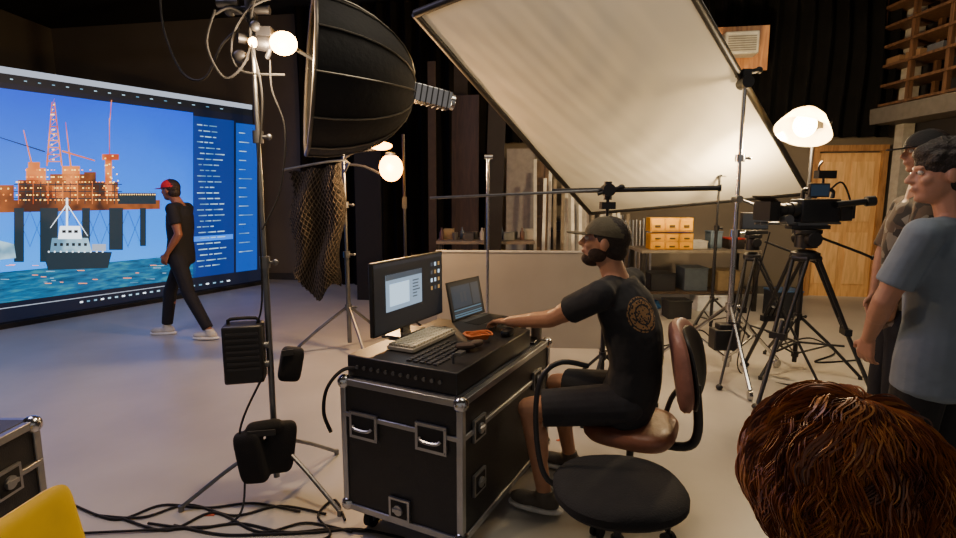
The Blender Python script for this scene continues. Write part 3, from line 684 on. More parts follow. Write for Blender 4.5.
stand(ks,KB,2.5,.46,.30,.013,STL,rots=(205,330,62),brace=False)
lampc=D(277,44,2.72)
b=B(); b.cyl(KB+V((0,0,2.42)),KB+V((0,0,2.56)),.028); b.cyl(KB+V((-.09,0,2.47)),KB+V((.09,0,2.47)),.02); b.cyl(KB+V((-.05,-.05,2.33)),KB+V((.06,.03,2.33)),.024); b.ell(KB+V((-.1,0,2.47)),(.03,.016,.03)); b.ell(KB+V((.04,-.06,2.38)),(.025,.02,.025))
b.tube([KB+V((0,0,2.33)),KB+V((.06,.02,2.30)),lampc-V((.05,0,.06)),lampc-V((.03,0,0))],.012,8,sub=3)
b.cyl(KB+V((-.13,0,2.53)),KB+V((0,0,2.45)),.012); b.ell(KB+V((-.05,-.03,2.25)),(.04,.03,.03)); b.cyl(KB+V((-.16,0,2.50)),KB+V((-.06,0,2.50)),.018); b.ell(KB+V((.02,-.05,2.55)),(.03,.02,.02))
ks.part('grip_head',b,BLK,world=True)
b=B(); b.lathe([(.02,-.09),(.035,-.08),(.04,-.02),(.03,.0)],lampc-V((.03,0,0)),V((1,.1,-.1)),18); b.m=1; b.box(lampc+V((-.05,-.01,.05)),(.07,.06,.04))
ks.part('lamp_housing',b,[BLK,BLKG],world=True)
b=B(); b.ell(lampc+V((.035,-.01,0)),(.065,.05,.055)); ks.part('glowing_bulb',b,E('ffb85c',60),world=True)
b=B(); b.ell(lampc+V((-.10,-.03,.0)),(.024,.024,.024)); ks.part('glowing_bulb',b,E('ffc070',60),world=True)
ks.lamp('POINT',lampc+V((.03,-.13,-.07)),75,(1,.70,.40),shadow_soft_size=.06)
apex=D(412,92,3.15); rimc=D(322,78,2.98); ax=(rimc-apex).normalized(); Rr=.41
sb=T('parabolic_reflector',apex,'large open black parabolic reflector with thin ribs around a bulb','light reflector')
x_,y_,z_=fr(ax,V((0,0,1))); dep=(rimc-apex).length+.06
b=B(); rs=[]; m=8
for j in range(m+1):
    a=PI/2*j/m; rad=.04+(Rr-.04)*math.sin(a); hh_=dep*(1-math.cos(a)); rs.append([apex+z_*hh_+x_*(rad*math.cos(2*PI*(k+.5)/24)*(1 if k%2 else .965))+y_*(rad*math.sin(2*PI*(k+.5)/24)*(1 if k%2 else .965)) for k in range(24)])
b.rings(rs,caps=False); so=sb.part('fabric_shell',b,M('0f0e0e',.75,0,.3,6,bump=.3,bs=30),world=True,recalc=False)
b=B()
for k in range(1,24,2): b.tube([r_[k] +(r_[k]-apex-z_*((r_[k]-apex).dot(z_))).normalized()*.005 for r_ in rs],.0045,6)
sb.part('ribs',b,M('7a7468',.35,.7),world=True)
b=B(); b.tube(rs[-1],.010,8,closed=True); sb.part('rim',b,M('6a645a',.4,.5),world=True)
b=B(); b.tube([apex,apex+ax*dep*.5,lampc+V((.05,.02,0))],.010,8,sub=3); sb.part('focus_rod',b,STL,world=True)
dd=(-ax+V((0,0,-.1))).normalized(); x2,y2,z2=fr(dd,V((0,0,1))); RR=RM(z2,y2,x2)
c=apex+dd*.10; b=B(); b.box(c,(.25,.095,.095),RR); b.m=1
for k in range(7): b.box(c+dd*(-.09+k*.032)+y2*.0,(.008,.102,.10),RR)
b.m=0; b.cyl(c-dd*.14,c-dd*.12,.06,n=20); b.cyl(c+dd*.12,c+dd*.15,.045,n=16)
sb.part('strobe_head',b,[CHR,M('3a3a38',.5)],world=True,bevel=.003,label='chrome finned lamp head')
bm0=KB+V((0,0,2.5)); b=B(); b.tube([bm0,bm0+V((.3,.15,.16)),rs[-1][0]+V((.05,0,.03)),rs[5][0]],.010,8,sub=6); sb.part('boom_arm',b,BLK,world=True)
bx=D(245,352,2.68)
bt=T('battery_box',bx-V((0,0,.17)),'black power ballast with carry handle clamped to the light stand','power ballast',.25)
bt.part('housing',B().box((0,0,.17),(.19,.13,.30)),BLK,bevel=.012)
b=B(); b.tube([(-.07,0,.32),(-.06,0,.345),(.06,0,.345),(.07,0,.32)],.009,8,sub=3); bt.part('handle',b,BLKM)
b=B()
for k in range(7): b.box((0,-.067,.10+k*.03),(.15,.006,.012))
bt.part('cooling_fins',b,M('2b2b2f',.4))
b=B(); b.cyl((.095,0,.1),(.115,0,.1),.018); b.cyl((.095,0,.2),(.115,0,.2),.018); bt.part('socket',b,STL)
def sandbag(c,w,h,lab,rz=0,two=True):
    c=V(c); b=B()
    for s_ in((-1,1) if two else (0,)):
        Rg=RZ(rz+s_*.35)@Matrix.Rotation(s_*math.radians(9)+ (.2 if not two else 0),3,'Y')@Matrix.Rotation(PI/2,3,'X')
        b.pillow(c+RZ(rz)@V((s_*w*.25,s_*.02,-abs(s_)*.01+s_*.012)),w*(.56 if two else 1),h,.075,Rg,5.5)
    if two: b.cap(c+RZ(rz)@V((-w*.2,0,h*.42)),c+RZ(rz)@V((w*.2,0,h*.45)),.04,.04)
    t=T('sandbag',c-V((0,0,h/2)),lab,'sandbag'); t.part('bag',b,CLOTHB,world=True,voxel=.008,smooth=4)
    b=B(); b.box(c+V((0,-.045,h*.40)),(w*.5,.01,.03),RZ(rz)); t.part('strap',b,M('2b2b2c',.7),world=True)
sandbag(D(266,450,2.64),.27,.28,'black saddle sandbag hanging over the light stand legs',.2)
sandbag(D(291,364,2.80),.12,.19,'small black pouch hanging from the light stand',.5,two=False)
SB=G(350,350); SB=V((SB.x,SB.y,0))
s2=T('light_stand',SB,'steel stand with two glowing tungsten lamps','light stand')
stand(s2,SB,1.98,.55,.45,.018,STL,rots=(190,300,60),brace=False)
l2=D(391,168,SB.y-.05); l3=D(381,146,SB.y)
b=B(); b.tube([SB+V((0,0,1.93)),SB+V((.12,0,2.0)),l3+V((-.05,0,-.03))],.013,8,sub=3); b.tube([SB+V((0,0,1.88)),SB+V((.2,0,1.86)),l2+V((-.02,0,-.1))],.013,8,sub=3)
b.lathe([(.02,-.14),(.05,-.12),(.055,-.06),(.03,-.05)],l2+V((0,0,.20)),V((0,0,1)),18); s2.part('lamp_bracket',b,BLK,world=True)
b=B(); b.ell(l2,(.115,.115,.13),n=20,m=12); s2.part('glowing_bulb',b,E('ff9a2c',40),world=True)
b=B(); b.ell(l3,(.11,.06,.04),n=20,m=10); s2.part('glowing_bulb',b,E('ffa840',30),world=True)
s2.lamp('POINT',l2+V((0,-.18,0)),150,(1,.60,.26),shadow_soft_size=.08)
b=B(); b.cyl(SB+V((.55,.3,0.9)),SB+V((.55,.3,2.2)),.016); b.cyl(SB+V((.55,.3,0)),SB+V((.55,.3,.95)),.02); b.box(SB+V((.55,.3,1.5)),(.05,.04,.12))
for a in(30,150,270): a=math.radians(a); b.cyl(SB+V((.55,.3,.3)),SB+V((.55+.35*math.cos(a),.3+.35*math.sin(a),.01)),.012)
top('light_stand',b,BLK,'slim black empty light stand','light stand')
nt_=T('camouflage_net',V((SB.x-.25,SB.y-.25,0)),'draped sheet of dark honeycomb netting hanging from the lamp stand','netting')
nx,ny=15,34; vs=[];fs=[]
ntl=D(287,172,SB.y-.25); ntr=D(344,163,SB.y-.2); nbl=D(292,286,SB.y-.25); nbr=D(342,296,SB.y-.2)
for j in range(ny+1):
    f=j/ny; l_=ntl.lerp(nbl,f); r_=ntr.lerp(nbr,f); nar=.10*f*f
    for i in range(nx+1):
        g=i/nx+(.5/nx if j%2 else 0); g=nar+min(1,g)*(1-2*nar); p=l_.lerp(r_,g); p=p+V((.02*math.sin(f*11+g*4),.05*math.sin(g*12+f*3)+.03*math.sin(g*5+f*9),.012*math.sin(g*20)))
        if f>.75: p.z+=.10*math.sin(g*9+.5)*(f-.75)*4
        vs.append(p)
for j in range(0,ny-1):
    for i in range(nx):
        a=j*(nx+1)+i
        if j%2==0:
            fs.append((a,a+nx+1,a+2*(nx+1),a+nx)) if i>0 else None
        else: fs.append((a,a+nx+2,a+2*(nx+1),a+nx+1))
b=B(); b.add(vs,fs)
ob=nt_.part('mesh_net',b,M('3c342b',.9),world=True,recalc=False); wf=ob.modifiers.new('wire','WIREFRAME'); wf.thickness=.012; wf.use_even_offset=False
fs2=[]
for j in range(ny):
    for i in range(nx): a=j*(nx+1)+i; fs2.append((a,a+1,a+nx+2,a+nx+1))
b=B(); b.add([v+V((0,.03,0)) for v in vs],fs2); nt_.part('backing_cloth',b,M('15110e',.95,0,.5,14,bump=.6,bs=30),world=True,recalc=False)
b=B(); b.tube([SB+V((0,0,1.80)),ntr+V((.0,.02,.03)),ntl+V((-.04,0,.02))],.012,8,sub=3); nt_.part('hanging_rod',b,STL,world=True)
bp=D(608,190,3.9); BS=V((bp.x,bp.y,0))
bs_=T('boom_stand',BS,'black stand holding a long horizontal boom pole with clamp','boom stand')
stand(bs_,BS,bp.z,.42,.4,.014,BLK,rots=(0,120,240))
e0=D(430,198,4.1); e1=D(718,188,3.7)
b=B(); b.cyl(e0,bp,.010); b.m=1; b.cyl(bp-(e1-bp).normalized()*.4,e1,.018); b.cyl(e1,e1+(e1-bp).normalized()*.02,.024); bs_.part('boom_pole',b,[STL,BLK],world=True)
b=B(); b.cyl(bp-V((0,.05,0)),bp+V((0,.05,0)),.045,n=20); b.cyl(bp-V((.0,.0,.07)),bp+V((0,0,.06)),.03); b.cyl(bp+V((-.08,-.03,-.03)),bp+V((.08,-.03,.02)),.012); b.ell(bp+V((.09,-.03,.02)),(.025,.02,.02)); b.box(bp+V((0,0,-.11)),(.1,.08,.05)); bs_.part('clamp',b,BLK,world=True)
b=B(); p=D(488,157,4.7); b.cyl((p.x,p.y,0),(p.x,p.y,p.z),.012)
b.cyl(p-V((.03,0,.0)),p+V((.04,0,0)),.02)
for a in(10,130,250): a=math.radians(a); b.tube([V((p.x,p.y,.3)),V((p.x+.2*math.cos(a),p.y+.2*math.sin(a),.12)),V((p.x+.45*math.cos(a),p.y+.45*math.sin(a),.015))],.012,8,sub=3)
top('light_stand',b,CHR,'thin chrome stand behind the low grey panel','light stand')
# ============================================================ silk frame
A_=V((2.16,4.63,2.56)); B_=V((3.93,6.5,1.6)); C_=D(590,213,7.2)
nS=(B_-A_).cross(C_-B_).normalized(); TL=PL(415,14,A_,nS); TR=A_+(A_-B_)*.42/1.0*1.55
fr_=T('diffusion_frame',V(((B_.x+C_.x)/2,(B_.y+C_.y)/2,0)),'huge white silk diffusion frame tilted overhead','diffusion frame')
if nS.z<0: nS=-nS
def sP(s,t): return (C_*(1-s)+B_*s)*(1-t)+(TL*(1-s)+TR*s)*t
b=B(); vs=[];fs=[];n=90
for j in range(n+1):
    for i in range(n+1):
        s,t_=i/n,j/n; sag=-.12*math.sin(PI*s)*math.sin(PI*t_)
        wr=.005*math.sin(34*s+9*t_)*math.sin(7*t_+3*s)+.005*math.sin(50*t_+6*math.sin(5*s))+.002*math.sin(90*s+30*t_)
        vs.append(sP(s,t_)+nS*(sag+wr*math.sin(PI*s)**.4*math.sin(PI*t_)**.4 if 0<s<1 and 0<t_<1 else 0))
for j in range(n):
    for i in range(n): a=j*(n+1)+i; fs.append((a,a+1,a+n+2,a+n+1))
b.add(vs,fs); fr_.part('silk',b,M('e0d8c4',.9,0,.03,1.5,bump=.15,bs=3,trans=.5,spec=.1),world=True,recalc=False)
for p0,p1 in((C_,B_),(B_,TR),(TR,TL),(TL,C_)): fr_.part('frame_tube',B().cyl(p0,p1,.03),M('201e1c',.5),world=True)
hot=PL(735,152,A_,nS)
bl=T('hidden_silk_lamp',V((hot.x+.1,hot.y+.35,0)),'unseen black lamp on a stand added behind the silk for its bright spot','studio lamp')  # hidden lamp added behind the silk to make its hot spot
hp=hot+nS*.50
stand(bl,V((hp.x,hp.y+.14,0)),hp.z-.05,.4,.4,.014,BLK)
b=B(); b.lathe([(.03,-.16),(.08,-.14),(.09,-.06)],hp,-nS,20,caps=False); bl.part('lamp_housing',b,BLK,world=True)
b=B(); b.ell(hp-nS*.0,(.03,.03,.03)); bl.part('glowing_bulb',b,E('ffdca0',40),world=True)
bl.lamp('POINT',hp-nS*.12,260,(1,.74,.42),shadow_soft_size=.05)  # added light that brightens the silk from behind
FS=V((2.2,4.62,0))
ct=T('rolling_stand',FS,'tall chrome rolling stand with grip head holding the diffusion frame','light stand')
stand(ct,FS,2.52,.6,.62,.02,CHR,rots=(262,20,140),wheels=True)
b=B(); b.cyl(FS+V((0,-.06,2.5)),FS+V((0,.06,2.5)),.05,n=20); b.cyl(FS+V((-.08,0,2.56)),FS+V((.10,0,2.60)),.02); b.ell(FS+V((.11,0,2.6)),(.03,.02,.03)); b.box(FS+V((0,0,2.57)),(.07,.07,.07)); ct.part('grip_head',b,BLK,world=True)
b=B(); b.box(FS+V((-.08,-.1,.36)),(.22,.14,.18)); b.box(FS+V((-.08,-.1,.47)),(.14,.1,.05)); ct.part('power_ballast',b,BLK,world=True,bevel=.01)
b=B(); b.cyl(FS+V((0,-.03,1.55)),FS+V((.5,-.15,1.35)),.012); b.cyl(FS+V((0,-.05,1.55)),FS+V((0,.05,1.55)),.03); ct.part('arm',b,STL,world=True)
LP=D(806,122,4.65); LB=V((LP.x+.13,LP.y+.1,0))
tl=T('light_stand',LB,'dark stand with a dome reflector tungsten lamp glowing brightly','light stand')
stand(tl,LB,LP.z-.1,.5,.5,.016,BLK)
b=B(); b.tube([LB+V((0,0,LP.z-.12)),LB+V((0,0,LP.z-.03)),LP+V((.10,.04,-.06)),LP+V((.05,.03,.04))],.014,8,sub=3); b.box(LP+V((.16,.05,-.02)),(.12,.1,.06)); tl.part('yoke',b,BLK,world=True)
la=V((-.35,-.25,-.75)).normalized()
b=B(); b.lathe([(.22,.10),(.19,.04),(.14,-.05),(.07,-.11),(.02,-.12)],LP,la,28,caps=False); tl.part('reflector',b,M('f0e4c4',.5,0,trans=.6),world=True,recalc=False)
b=B(); b.ell(LP+la*.03,(.09,.09,.10)); tl.part('glowing_bulb',b,E('ffca78',80),world=True)
tl.lamp('POINT',LP+la*.22,90,(1,.74,.44),shadow_soft_size=.08)
tl.lamp('SPOT',LP+V((-.12,.10,-.12)),420,(1,.76,.46),shadow_soft_size=.05,spot_size=1.0,spot_blend=1.0,to=hot)
# ============================================================ camera tripods + cinema camera
def tripod(TB,hz,feet,label,k=1.0):
    tp=T('camera_tripod',TB,label,'tripod')
    b=B(); b.lathe([(.05*k,0),(.09*k,.02),(.09*k,.06),(.05*k,.08)],TB+V((0,0,hz-.12)),n=24); b.lathe([(.07*k,0),(.07*k,.1),(.09*k,.11),(.09*k,.14)],TB+V((0,0,hz-.02)),n=24); b.box(TB+V((0,0,hz+.14)),(.26*k,.10,.03)); b.cyl(TB+V((-.0,-.1*k,hz+.05)),TB+V((0,.1*k,hz+.05)),.05*k)
    tp.part('fluid_head',b,BLK,world=True,bevel=.003)
    b=B(); b.tube([TB+V((.08,-.05,hz+.06)),TB+V((.35,-.12,hz-.05)),TB+V((.5,-.16,hz-.12))],.010); b.cyl(TB+V((.42,-.14,hz-.08)),TB+V((.52,-.165,hz-.13)),.018); tp.part('pan_handle',b,BLK,world=True)
    for tx,ty in feet:
        f_=V((tx,ty,0)); d=(f_-TB); d.z=0; n=V((-d.y,d.x,0)).normalized(); h0=TB+V((0,0,hz-.10))+d.normalized()*.07*k; b=B()
        midp=h0+(f_-h0)*.52
        for s_ in(-1,1): b.cyl(h0+n*.045*s_*k,midp+n*.032*s_*k,.013*k,n=10)
        b.box(midp,(.1*k,.05,.05),RM(n,d.normalized(),V((0,0,1)))); b.cyl(h0+n*.05*k,h0-n*.05*k,.022*k)
        b.m=1; b.cyl(h0+(f_-h0)*.42,f_+V((0,0,.03)),.014*k,n=10); b.m=0; b.ell(f_+V((0,0,.025)),(.035*k,.035*k,.025))
        b.cyl(TB+V((0,0,.42)),midp-V((0,0,.12)),.009)
        tp.part('leg',b,[BLK,M('2c2c2e',.4)],world=True)
TB=V((2.56,4.2,0)); hz=1.2
tripod(TB,hz,((2.08,3.84),(3.10,4.06),(2.48,4.85)),'heavy black two stage camera tripod with fluid head',1.15)
T2=V((2.44,4.78,0))
g1=G(713,390); g2=G(806,384)
tripod(T2,1.12,((g1.x+.05,g1.y),(2.85,4.35),(2.6,5.3)),'slimmer black tripod standing beside the chrome stand',.8)
t=T('field_monitor',T2+V((0,0,1.276)),'small black field monitor mounted on the slim tripod','monitor'); t.part('housing',B().box((0,0,.08),(.24,.04,.15)),BLK,bevel=.005); t.part('screen',B().face([(-.11,-.021,.015),(.11,-.021,.015),(.11,-.021,.145),(-.11,-.021,.145)]),E('1c2a36',.5))
cc=T('cinema_camera',TB+V((0,0,hz+.157)),'black cinema camera with matte box, top handle and monitor','video camera',.08)
cc.part('camera_body',B().box((.04,0,.09),(.26,.13,.15)),BLKG,bevel=.008)
b=B(); b.cyl((-.09,0,.09),(-.13,0,.09),.055,n=24); b.cyl((-.13,0,.09),(-.23,0,.09),.045,n=24); b.cyl((-.15,0,.09),(-.17,0,.09),.05,n=24); b.cyl((-.2,0,.09),(-.22,0,.09),.05,n=24); cc.part('lens',b,BLK)
b=B(); b.prism([(-.24,-.07,.03),(-.24,.07,.03),(-.24,.07,.15),(-.24,-.07,.15)],(-.03,0,0)); b.prism([(-.27,-.09,.03),(-.27,.09,.03),(-.27,.09,.15),(-.27,-.09,.15)],(-.05,0,0)); b.prism([(-.27,-.09,.15),(-.33,-.1,.18),(-.33,.1,.18),(-.27,.09,.15)],(0,0,.006)); cc.part('matte_box',b,BLKM)
b=B(); b.tube([(-.05,0,.165),(-.05,0,.215),(-.02,0,.225),(.14,0,.225),(.15,0,.17)],.013,8,sub=3); cc.part('top_handle',b,BLK)
b=B(); b.box((.22,0,.09),(.08,.11,.13)); b.box((.27,0,.09),(.03,.09,.1)); cc.part('battery',b,M('242428',.5),bevel=.004)
b=B(); b.box((-.04,-.13,.22),(.13,.02,.085)); b.cyl((-.03,-.12,.2),(-.03,0,.2),.008); mo=cc.part('monitor',b,BLK,bevel=.003); b=B(); b.face([(-.10,-.141,.185),(.02,-.141,.185),(.02,-.141,.255),(-.10,-.141,.255)]); cc.part('monitor_screen',b,E('26384a',.5),parent=mo)
b=B(); b.cyl((.12,-.08,.13),(.3,-.10,.15),.02); b.cyl((.30,-.1,.15),(.35,-.11,.155),.032); cc.part('viewfinder',b,BLK)
b=B()
for y in(-.03,.03): b.cyl((-.34,y,.01),(.2,y,.01),.0075)
b.box((0,0,.008),(.2,.1,.02)); b.cyl((-.2,-.05,.03),(-.2,-.11,.04),.03); cc.part('rod_support',b,STL)
b=B(); b.tube([(.05,-.08,.2),(.1,-.12,.27),(.2,-.06,.22),(.24,-.07,.1)],.006,6,sub=4); cc.part('cable',b,RUB)
b=B(); b.cyl((.08,.0,.225),(.08,0,.30),.008); b.box((.09,0,.32),(.12,.05,.05)); b.tube([(.05,0,.33),(.02,-.03,.37),(.03,-.05,.40)],.006,6,sub=3); cc.part('wireless_receiver',b,BLK)
cc.e.scale=(1.2,1.2,1.2)
# ============================================================ low grey panel
pl,pr=D(437,255,5.55),D(608,250,5.45)
b=B(); v=(pr-pl); v.z=0; ang=math.atan2(v.y,v.x); mid=(pl+pr)/2; hh_=1.0
b.box((mid.x,mid.y,hh_/2),(v.length,.04,hh_),RZ(ang))
pn=T('partition_panel',(mid.x,mid.y,0),'low plain grey freestanding partition panel','partition'); pn.part('panel',b,M('918c82',.7,0,.08,2),world=True)
b=B(); b.box((mid.x,mid.y,hh_+.008),(v.length+.02,.055,.016),RZ(ang)); pn.part('top_rail',b,M('b7b4ab',.5),world=True)
# ============================================================ back area
def board(x0,x1,ytop,dep,mat,lab,lean=.12,name='leaning_board',th=.03,tilt=0,frame=False,zb=0):
    a,c=D(x0,ytop,dep),D(x1,ytop,dep); w=c.x-a.x; h=a.z; mx=(a.x+c.x)/2
    Rb=RZ(WA)@Matrix.Rotation(-lean,3,'X')@Matrix.Rotation(tilt,3,'Y'); b=B(); hl=h/math.cos(lean)
    b.box(V((mx,dep,0))+Rb@V((0,th/2,hl/2+zb)),(w,th,hl),Rb)
    if frame:
        b.m=1
        for sx in(-1,1): b.box(V((mx,dep,0))+Rb@V((sx*(w/2-.02),-.01,hl/2)),(.04,.02,hl),Rb)
        for k in range(4): b.box(V((mx,dep,0))+Rb@V((0,-.01,hl*(k+.5)/4.2)),(w-.08,.02,.04),Rb)
    return top(name,b,mat,lab,'board')
board(450,478,94,8.3,wood('3e2c20','2a1e16'),'tall dark brown wooden flat leaning on the curtain',.03)
board(452,466,40,8.5,M('2c231c',.8),'narrow dark timber board',.03)
board(482,500,36,6.9,M('110f0e',.8),'tall black painted flat standing upright',.0,tilt=.03)
board(426,434,60,7.8,M('3c2e22',.8),'narrow brown timber board standing upright',.02)
board(350,378,90,8.0,M('100e0d',.8),'tall black flag panel standing near the curtain',.02)
board(506,534,148,8.2,M('7a7368',.7),'pale grey plywood sheet leaning on the wall',.05)
board(534,548,160,8.3,[wood('6b5238','4d3a26'),wood('7d6244','5d452d')],'brown timber frame leaning on the wall',.05,frame=True)
board(565,588,178,8.1,M('9b958a',.7),'pale board leaning on the wall',.04)
board(600,622,215,8.7,M('b6b0a2',.7),'cream coloured door blank leaning on the wall',.03)
for i in range(15):
    x=536+i*6.4; tp_=165+random.uniform(-12,18)+i*2.5
    c=D(x,tp_,7.85+.05*(i%3)); Rb=Matrix.Rotation(-.06,3,'X')@Matrix.Rotation(random.uniform(-.025,.025),3,'Y'); b=B()
    b.box(V((c.x,c.y-.15,0))+Rb@V((0,0,c.z/2)),(.045,.02,c.z),Rb); top('timber_batten',b,M(random.choice(['b8b0a0','cfc8b8','6f6351','a59a86']),.7),'thin pale timber batten standing against the wall','timber',group='pale battens leaning on the wall')
for i in range(9):
    x=624+i*3.6; c=D(x,216+random.uniform(-1,5),8.3); b=B(); b.cyl((c.x,c.y,0),(c.x+.02,c.y+.15,c.z),.016); top('metal_pipe',b,random.choice([ALU,WHT,STL]),'thin metal pipe standing against the wall','pipe',group='metal pipes leaning on the wall')
sh=T('storage_rack',(D(566,240,8.0).x,8.75,0),'dark metal shelving unit with boards and boxes','shelving',WA)
b=B()
for sx in(-.7,.7):
    for sy in(-.15,.15): b.box((sx,sy,1.1),(.04,.04,2.2))
sh.part('upright_posts',b,STL)
for z in(.4,1.0,1.6,2.1): sh.part('shelf',B().box((0,0,z),(1.44,.36,.03)),M('4a4640',.7))
for i in range(7):
    x=-.6+i*.2; z=1.016 if i%2 else 1.616; w=random.uniform(.12,.18); h=random.uniform(.1,.3)
    bo=B(); c=sh.inv.inverted()@V((x,0,z+h/2)); bo.box(c,(w,.25,h),RZ(WA)); top('storage_box',bo,M(random.choice(['5c5348','8a7d68','3a3a3c','a0968a']),.7),'small box stored on the metal shelving','box',bevel=.004)
def bench(x0,x1,y,h,d,lab,mtop):
    t=T('workbench',((x0+x1)/2,y+d/2,0),lab,'workbench'); w=x1-x0
    t.part('worktop',B().box((0,0,h-.02),(w,d,.04)),mtop,bevel=.004)
    for sx in(-1,1):
        for sy in(-1,1): t.part('leg',B().box((sx*(w/2-.04),sy*(d/2-.04),(h-.04)/2),(.05,.05,h-.04)),M('3a3835',.5,.5))
    t.part('lower_shelf',B().box((0,0,.25),(w-.1,d-.1,.03)),M('4a3c2e',.7))
    return t
bxl,bxr=D(642,252,7.2).x,D(762,252,7.2).x
bench(bxl,bxr,7.2,.84,.65,'cluttered workbench with pale top under the diffusion frame',M('8c8272',.6))
blx,brx=D(436,240,7.0).x,D(535,240,7.0).x
bench(blx,brx,7.0,.98,.6,'workbench with tools and bottles behind the low panel',M('7a6e60',.6))
def drawercab(x0,x1,ybot,ytop,dep,rows,cols,zb):
    a,c=D(x0,ybot,dep),D(x1,ybot,dep); h=D(x0,ytop,dep).z-a.z; w=c.x-a.x
    t=T('parts_drawer_cabinet',((a.x+c.x)/2,dep+.1,zb),'yellow small parts drawer cabinet on the workbench','drawer cabinet')
    t.part('body',B().box((0,.0,h/2),(w,.2,h)),M('d99a12',.45),bevel=.004)
    for r in range(rows):
        for q in range(cols):
            x=-w/2+w*(q+.5)/cols; z=h*(r+.5)/rows; b=B(); b.box((x,-.105,z),(w/cols*.86,.015,h/rows*.78)); dr=t.part('drawer',b,M('f4b008',.4,0,.05),bevel=.003)
            b=B(); b.box((x,-.12,z-h/rows*.1),(w/cols*.35,.02,h/rows*.18)); t.part('drawer_pull',b,M('5a4210',.5),parent=dr)
drawercab(650,693,232,218,7.3,1,3,.842+.24); drawercab(650,693,249,233,7.3,2,3,.841)
def crate(cx_,cy_,z,w,d,h,col,lab,name='storage_box',rz=0,lid=None):
    t=T(name,(cx_,cy_,z),lab,'box',rz); t.part('body',B().box((0,0,h/2),(w,d,h)),M(col,.5),bevel=.006)
    t.part('lid',B().box((0,0,h+.008),(w+.015,d+.015,.02)),M(lid or col,.5),bevel=.004)
crate(bxl+.85,7.5,.841,.2,.25,.09,'c8c2b6','low pale cardboard box on the workbench')
crate(bxl+1.1,7.55,.841,.16,.2,.22,'4c5a66','blue grey tool box on the workbench')
crate(bxl+1.35,7.5,.841,.22,.25,.13,'241f1c','dark box on the workbench',lid='8a1f1a')
crate(bxl+.35,7.5,.266,.34,.35,.22,'26282c','dark plastic crate on the bench shelf')
crate(bxl+.8,7.5,.266,.32,.35,.3,'4e5a66','grey blue plastic crate on the bench shelf')
crate(bxl+1.25,7.5,.266,.3,.35,.26,'8c7a5a','brown cardboard box on the bench shelf')
g=G(702,306); crate(g.x,g.y-.2,0,.42,.3,.2,'d9dcd8','translucent white plastic storage bin on the floor',lid='e8eae6')
g=G(668,312); crate(g.x,g.y-.3,0,.3,.26,.22,'1f2022','small black equipment box on the floor')
g=G(742,300); crate(g.x,6.95,0,.35,.3,.34,'20242c','dark equipment box on the floor',lid='3b5c86')
g=G(655,306); b=B(); c=V((g.x-.1,g.y-.1,.02))
for k in range(5): b.tube([c+V(((.14-.01*k)*math.cos(a*PI/10),(.14-.01*k)*math.sin(a*PI/10),.018*k)) for a in range(20)],.012,6,closed=True)
top('coiled_cable',b,M('2a5f96',.5),'coiled blue cable lying on the floor','cable')
t=T('computer_monitor',(bxl+.62,7.62,.841),'small dark monitor standing on the workbench','monitor'); t.part('housing',B().box((0,0,.26),(.34,.03,.22)),BLK,bevel=.004); t.part('stand',B().box((0,0,.075),(.05,.03,.15)).box((0,0,.006),(.18,.14,.012)),BLK); t.part('screen',B().face([(-.155,-.017,.165),(.155,-.017,.165),(.155,-.017,.355),(-.155,-.017,.355)]),E('2c4a78',.6))
for i in range(14):
    x=blx+.06+i*(brx-blx-.12)/13; k=i%3; b=B(); z=.981; y=7.22+.14*(i%2)
    if k==0: b.lathe([(.03,0),(.03,.10),(.012,.13),(.012,.16)],(x,y,z),n=14); top('spray_bottle',b,M(random.choice(['a8a498','5a3a32','3a4652']),.4),'plastic bottle on the workbench','bottle')
    elif k==1: b.box((x,y,z+.05+.02*(i%2)),(.14,.16,.10+.04*(i%2))); top('parts_box',b,M(random.choice(['8a7450','4a4844','a8a294']),.6),'small parts box on the workbench','box',bevel=.004)
    else: b.lathe([(.035,0),(.04,.1),(.035,.1),(.03,.01)],(x,y,z),n=16); top('tin_can',b,M('6f6c64',.4,.6),'open metal tin on the workbench','tin')
# ============================================================ high things
p=D(742,48,7.9)
ac=T('air_conditioner',(p.x,p.y-.1,p.z-.28),'white wall air unit mounted on a plywood board','air conditioner',WA)
ac.part('mounting_board',B().box((0.0,.15,.28),(.68,.03,.6)),wood('b07a44','8a5a32'),bevel=.003)
ac.part('unit_body',B().box((-.08,0,.3),(.44,.26,.3)),M('a9a494',.5),bevel=.02)
b=B()
for k in range(7): b.box((-.08,-.135,.2+k*.03),(.36,.012,.012))
ac.part('vent_grille',b,M('6c685c',.5))
rk=T('wooden_wall_rack',(6.1,7.3,2.7),'brown slatted wooden storage rack fixed high on the wall','wall rack')
wd=wood('6b4a30','4a3220')
for y in(-.9,-.3,.3,.9):
    for x in(.1,-.25): rk.part('post',B().box((x,y,.95),(.06,.06,1.9)),wd)
for k in range(7): rk.part('slat_shelf',B().box((-.08,0,.15+k*.27),(.45,1.95,.035)),wd)
rk.part('bottom_beam',B().box((-.1,0,0),(.5,2.1,.22)),M('5d564c',.7))
for k in range(5):
    b=B(); y=6.55+k*.36; b.box((6.02,y,2.7+.15+.27*2+.07),(.3,.25,.1)); top('storage_box',b,M(random.choice(['7a5a3a','4a4a4c','5a5244']),.7),'flat box stored on the wooden rack','box',bevel=.004)
def cable(pts,r,lab,mat=RUB,sub=8): b=B(); b.tube(pts,r,6,sub=sub); top('cable',b,mat,lab,'cable')
cable([D(160,-30,3.0),D(163,25,3.0),D(182,72,2.95),D(205,78,2.9),D(222,45,2.82),D(240,28,2.76)],.006,'thin black power cable drooping to the lamp head')
cable([D(215,10,2.7),D(207,45,2.66),D(225,78,2.66),D(246,60,2.68),D(250,25,2.7),D(232,8,2.7),D(215,14,2.7)],.006,'black cable looped around the lamp head')
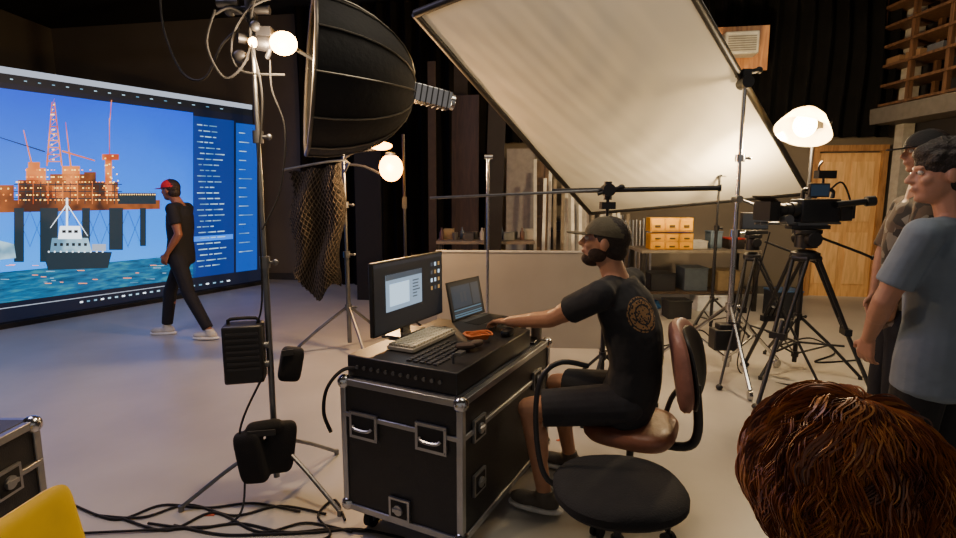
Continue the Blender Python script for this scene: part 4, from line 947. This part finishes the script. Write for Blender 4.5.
cable([D(262,-25,2.7),D(250,30,2.68),D(262,95,2.66),D(258,180,2.66),D(262,300,2.68),D(252,330,2.68)],.005,'black power cable running down the light stand')
cable([D(285,75,2.72),D(240,70,2.7),D(232,40,2.7),D(250,8,2.7),D(282,-5,2.72)],.006,'black cable looped behind the bulb')
cable([D(270,60,2.72),D(272,90,2.70),D(285,130,2.70),D(280,190,2.72),D(262,230,2.7)],.004,'thin dark cable hanging from the lamp')
cable([D(262,378,2.64),D(240,430,2.6),D(245,480,2.6),G(235,520,.01),G(180,528,.01),G(60,534,.01)],.006,'black power cable running from the ballast to the floor')
for k in range(5):
    y0=508+k*6; pts=[G(70+k*26+i*46,y0+random.uniform(-6,8)+(4 if i%2 else -4),.008) for i in range(6)]
    cable(pts,.006,'black cable lying across the concrete floor')
cable([G(345,520,.008),G(335,500,.008),G(318,515,.008),G(330,535,.008),G(300,545,.008)],.006,'black cable by the road case wheel')
cable([cw(-.2,-.47,.8),cw(-.30,-.52,.80),cw(-.36,-.57,.72),cw(-.38,-.58,.60),cw(-.36,-.56,.5)],.009,'thick black cable hanging off the case corner')
cable([G(640,330,.008),G(600,350,.008),G(668,345,.008),G(700,330,.008),G(720,350,.008)],.008,'dark cable lying on the floor by the bench')
cable([G(780,345,.008),G(810,338,.008),G(835,352,.008),G(815,362,.008),G(860,360,.008)],.008,'dark cable lying on the floor by the tripod')
cable([D(770,232,4.25),D(758,275,4.3),D(745,330,4.5),G(740,372,.01),G(790,385,.01)],.006,'thin cable running down from the camera')
for i,(x,y) in enumerate(((210,515),(560,440))):
    g=G(x,y); b=B(); b.box((g.x,g.y,.002),(.05,.02,.003),RZ(.5*i)); top('tape_mark',b,M('b3502a',.6),'small orange tape mark on the floor','tape')
yc=T('plastic_chair',(-1.33,1.19,0),'bright yellow moulded plastic chair beside the road case','chair',math.radians(90))
ym=M('e8c010',.4,0,.05)
yc.part('seat',B().pillow((0,0,.44),.42,.42,.03,None,4),ym)
b=B(); b.pillow((0,-.2,.65),.42,.34,.022,Matrix.Rotation(math.radians(80),3,'X'),9,curve=.02); yc.part('backrest',b,ym)
for sx in(-1,1):
    for sy in(-1,1): yc.part('leg',B().cyl((sx*.16,sy*.16,.44),(sx*.2,sy*.2,0),.013),STL)
# ============================================================ lighting
w=bpy.data.worlds.new('studio_world'); SC.world=w; w.use_nodes=True; bg=w.node_tree.nodes['Background']; bg.inputs[0].default_value=(.66,.6,.56,1); bg.inputs[1].default_value=.38
def area(loc,to,size,power,col):  # overhead fill lights added to brighten the room, no fixture modelled
    l=bpy.data.lights.new('fill_light','AREA'); l.energy=power; l.color=col; l.size=size; o=bpy.data.objects.new('fill_light',l); SC.collection.objects.link(o); o.location=loc
    o.rotation_euler=(V(to)-V(loc)).to_track_quat('-Z','Y').to_euler()
area((1.0,2.9,4.6),(1.4,4.0,0),2.0,85,(1,.86,.66))
area((-3.2,3.4,4.6),(-2.6,4.0,0),2.0,115,(.74,.66,1))  # violet fill added for the purple floor near the video wall
area((4.4,6.4,4.5),(4.2,6.6,0),1.2,25,(1,.86,.66))
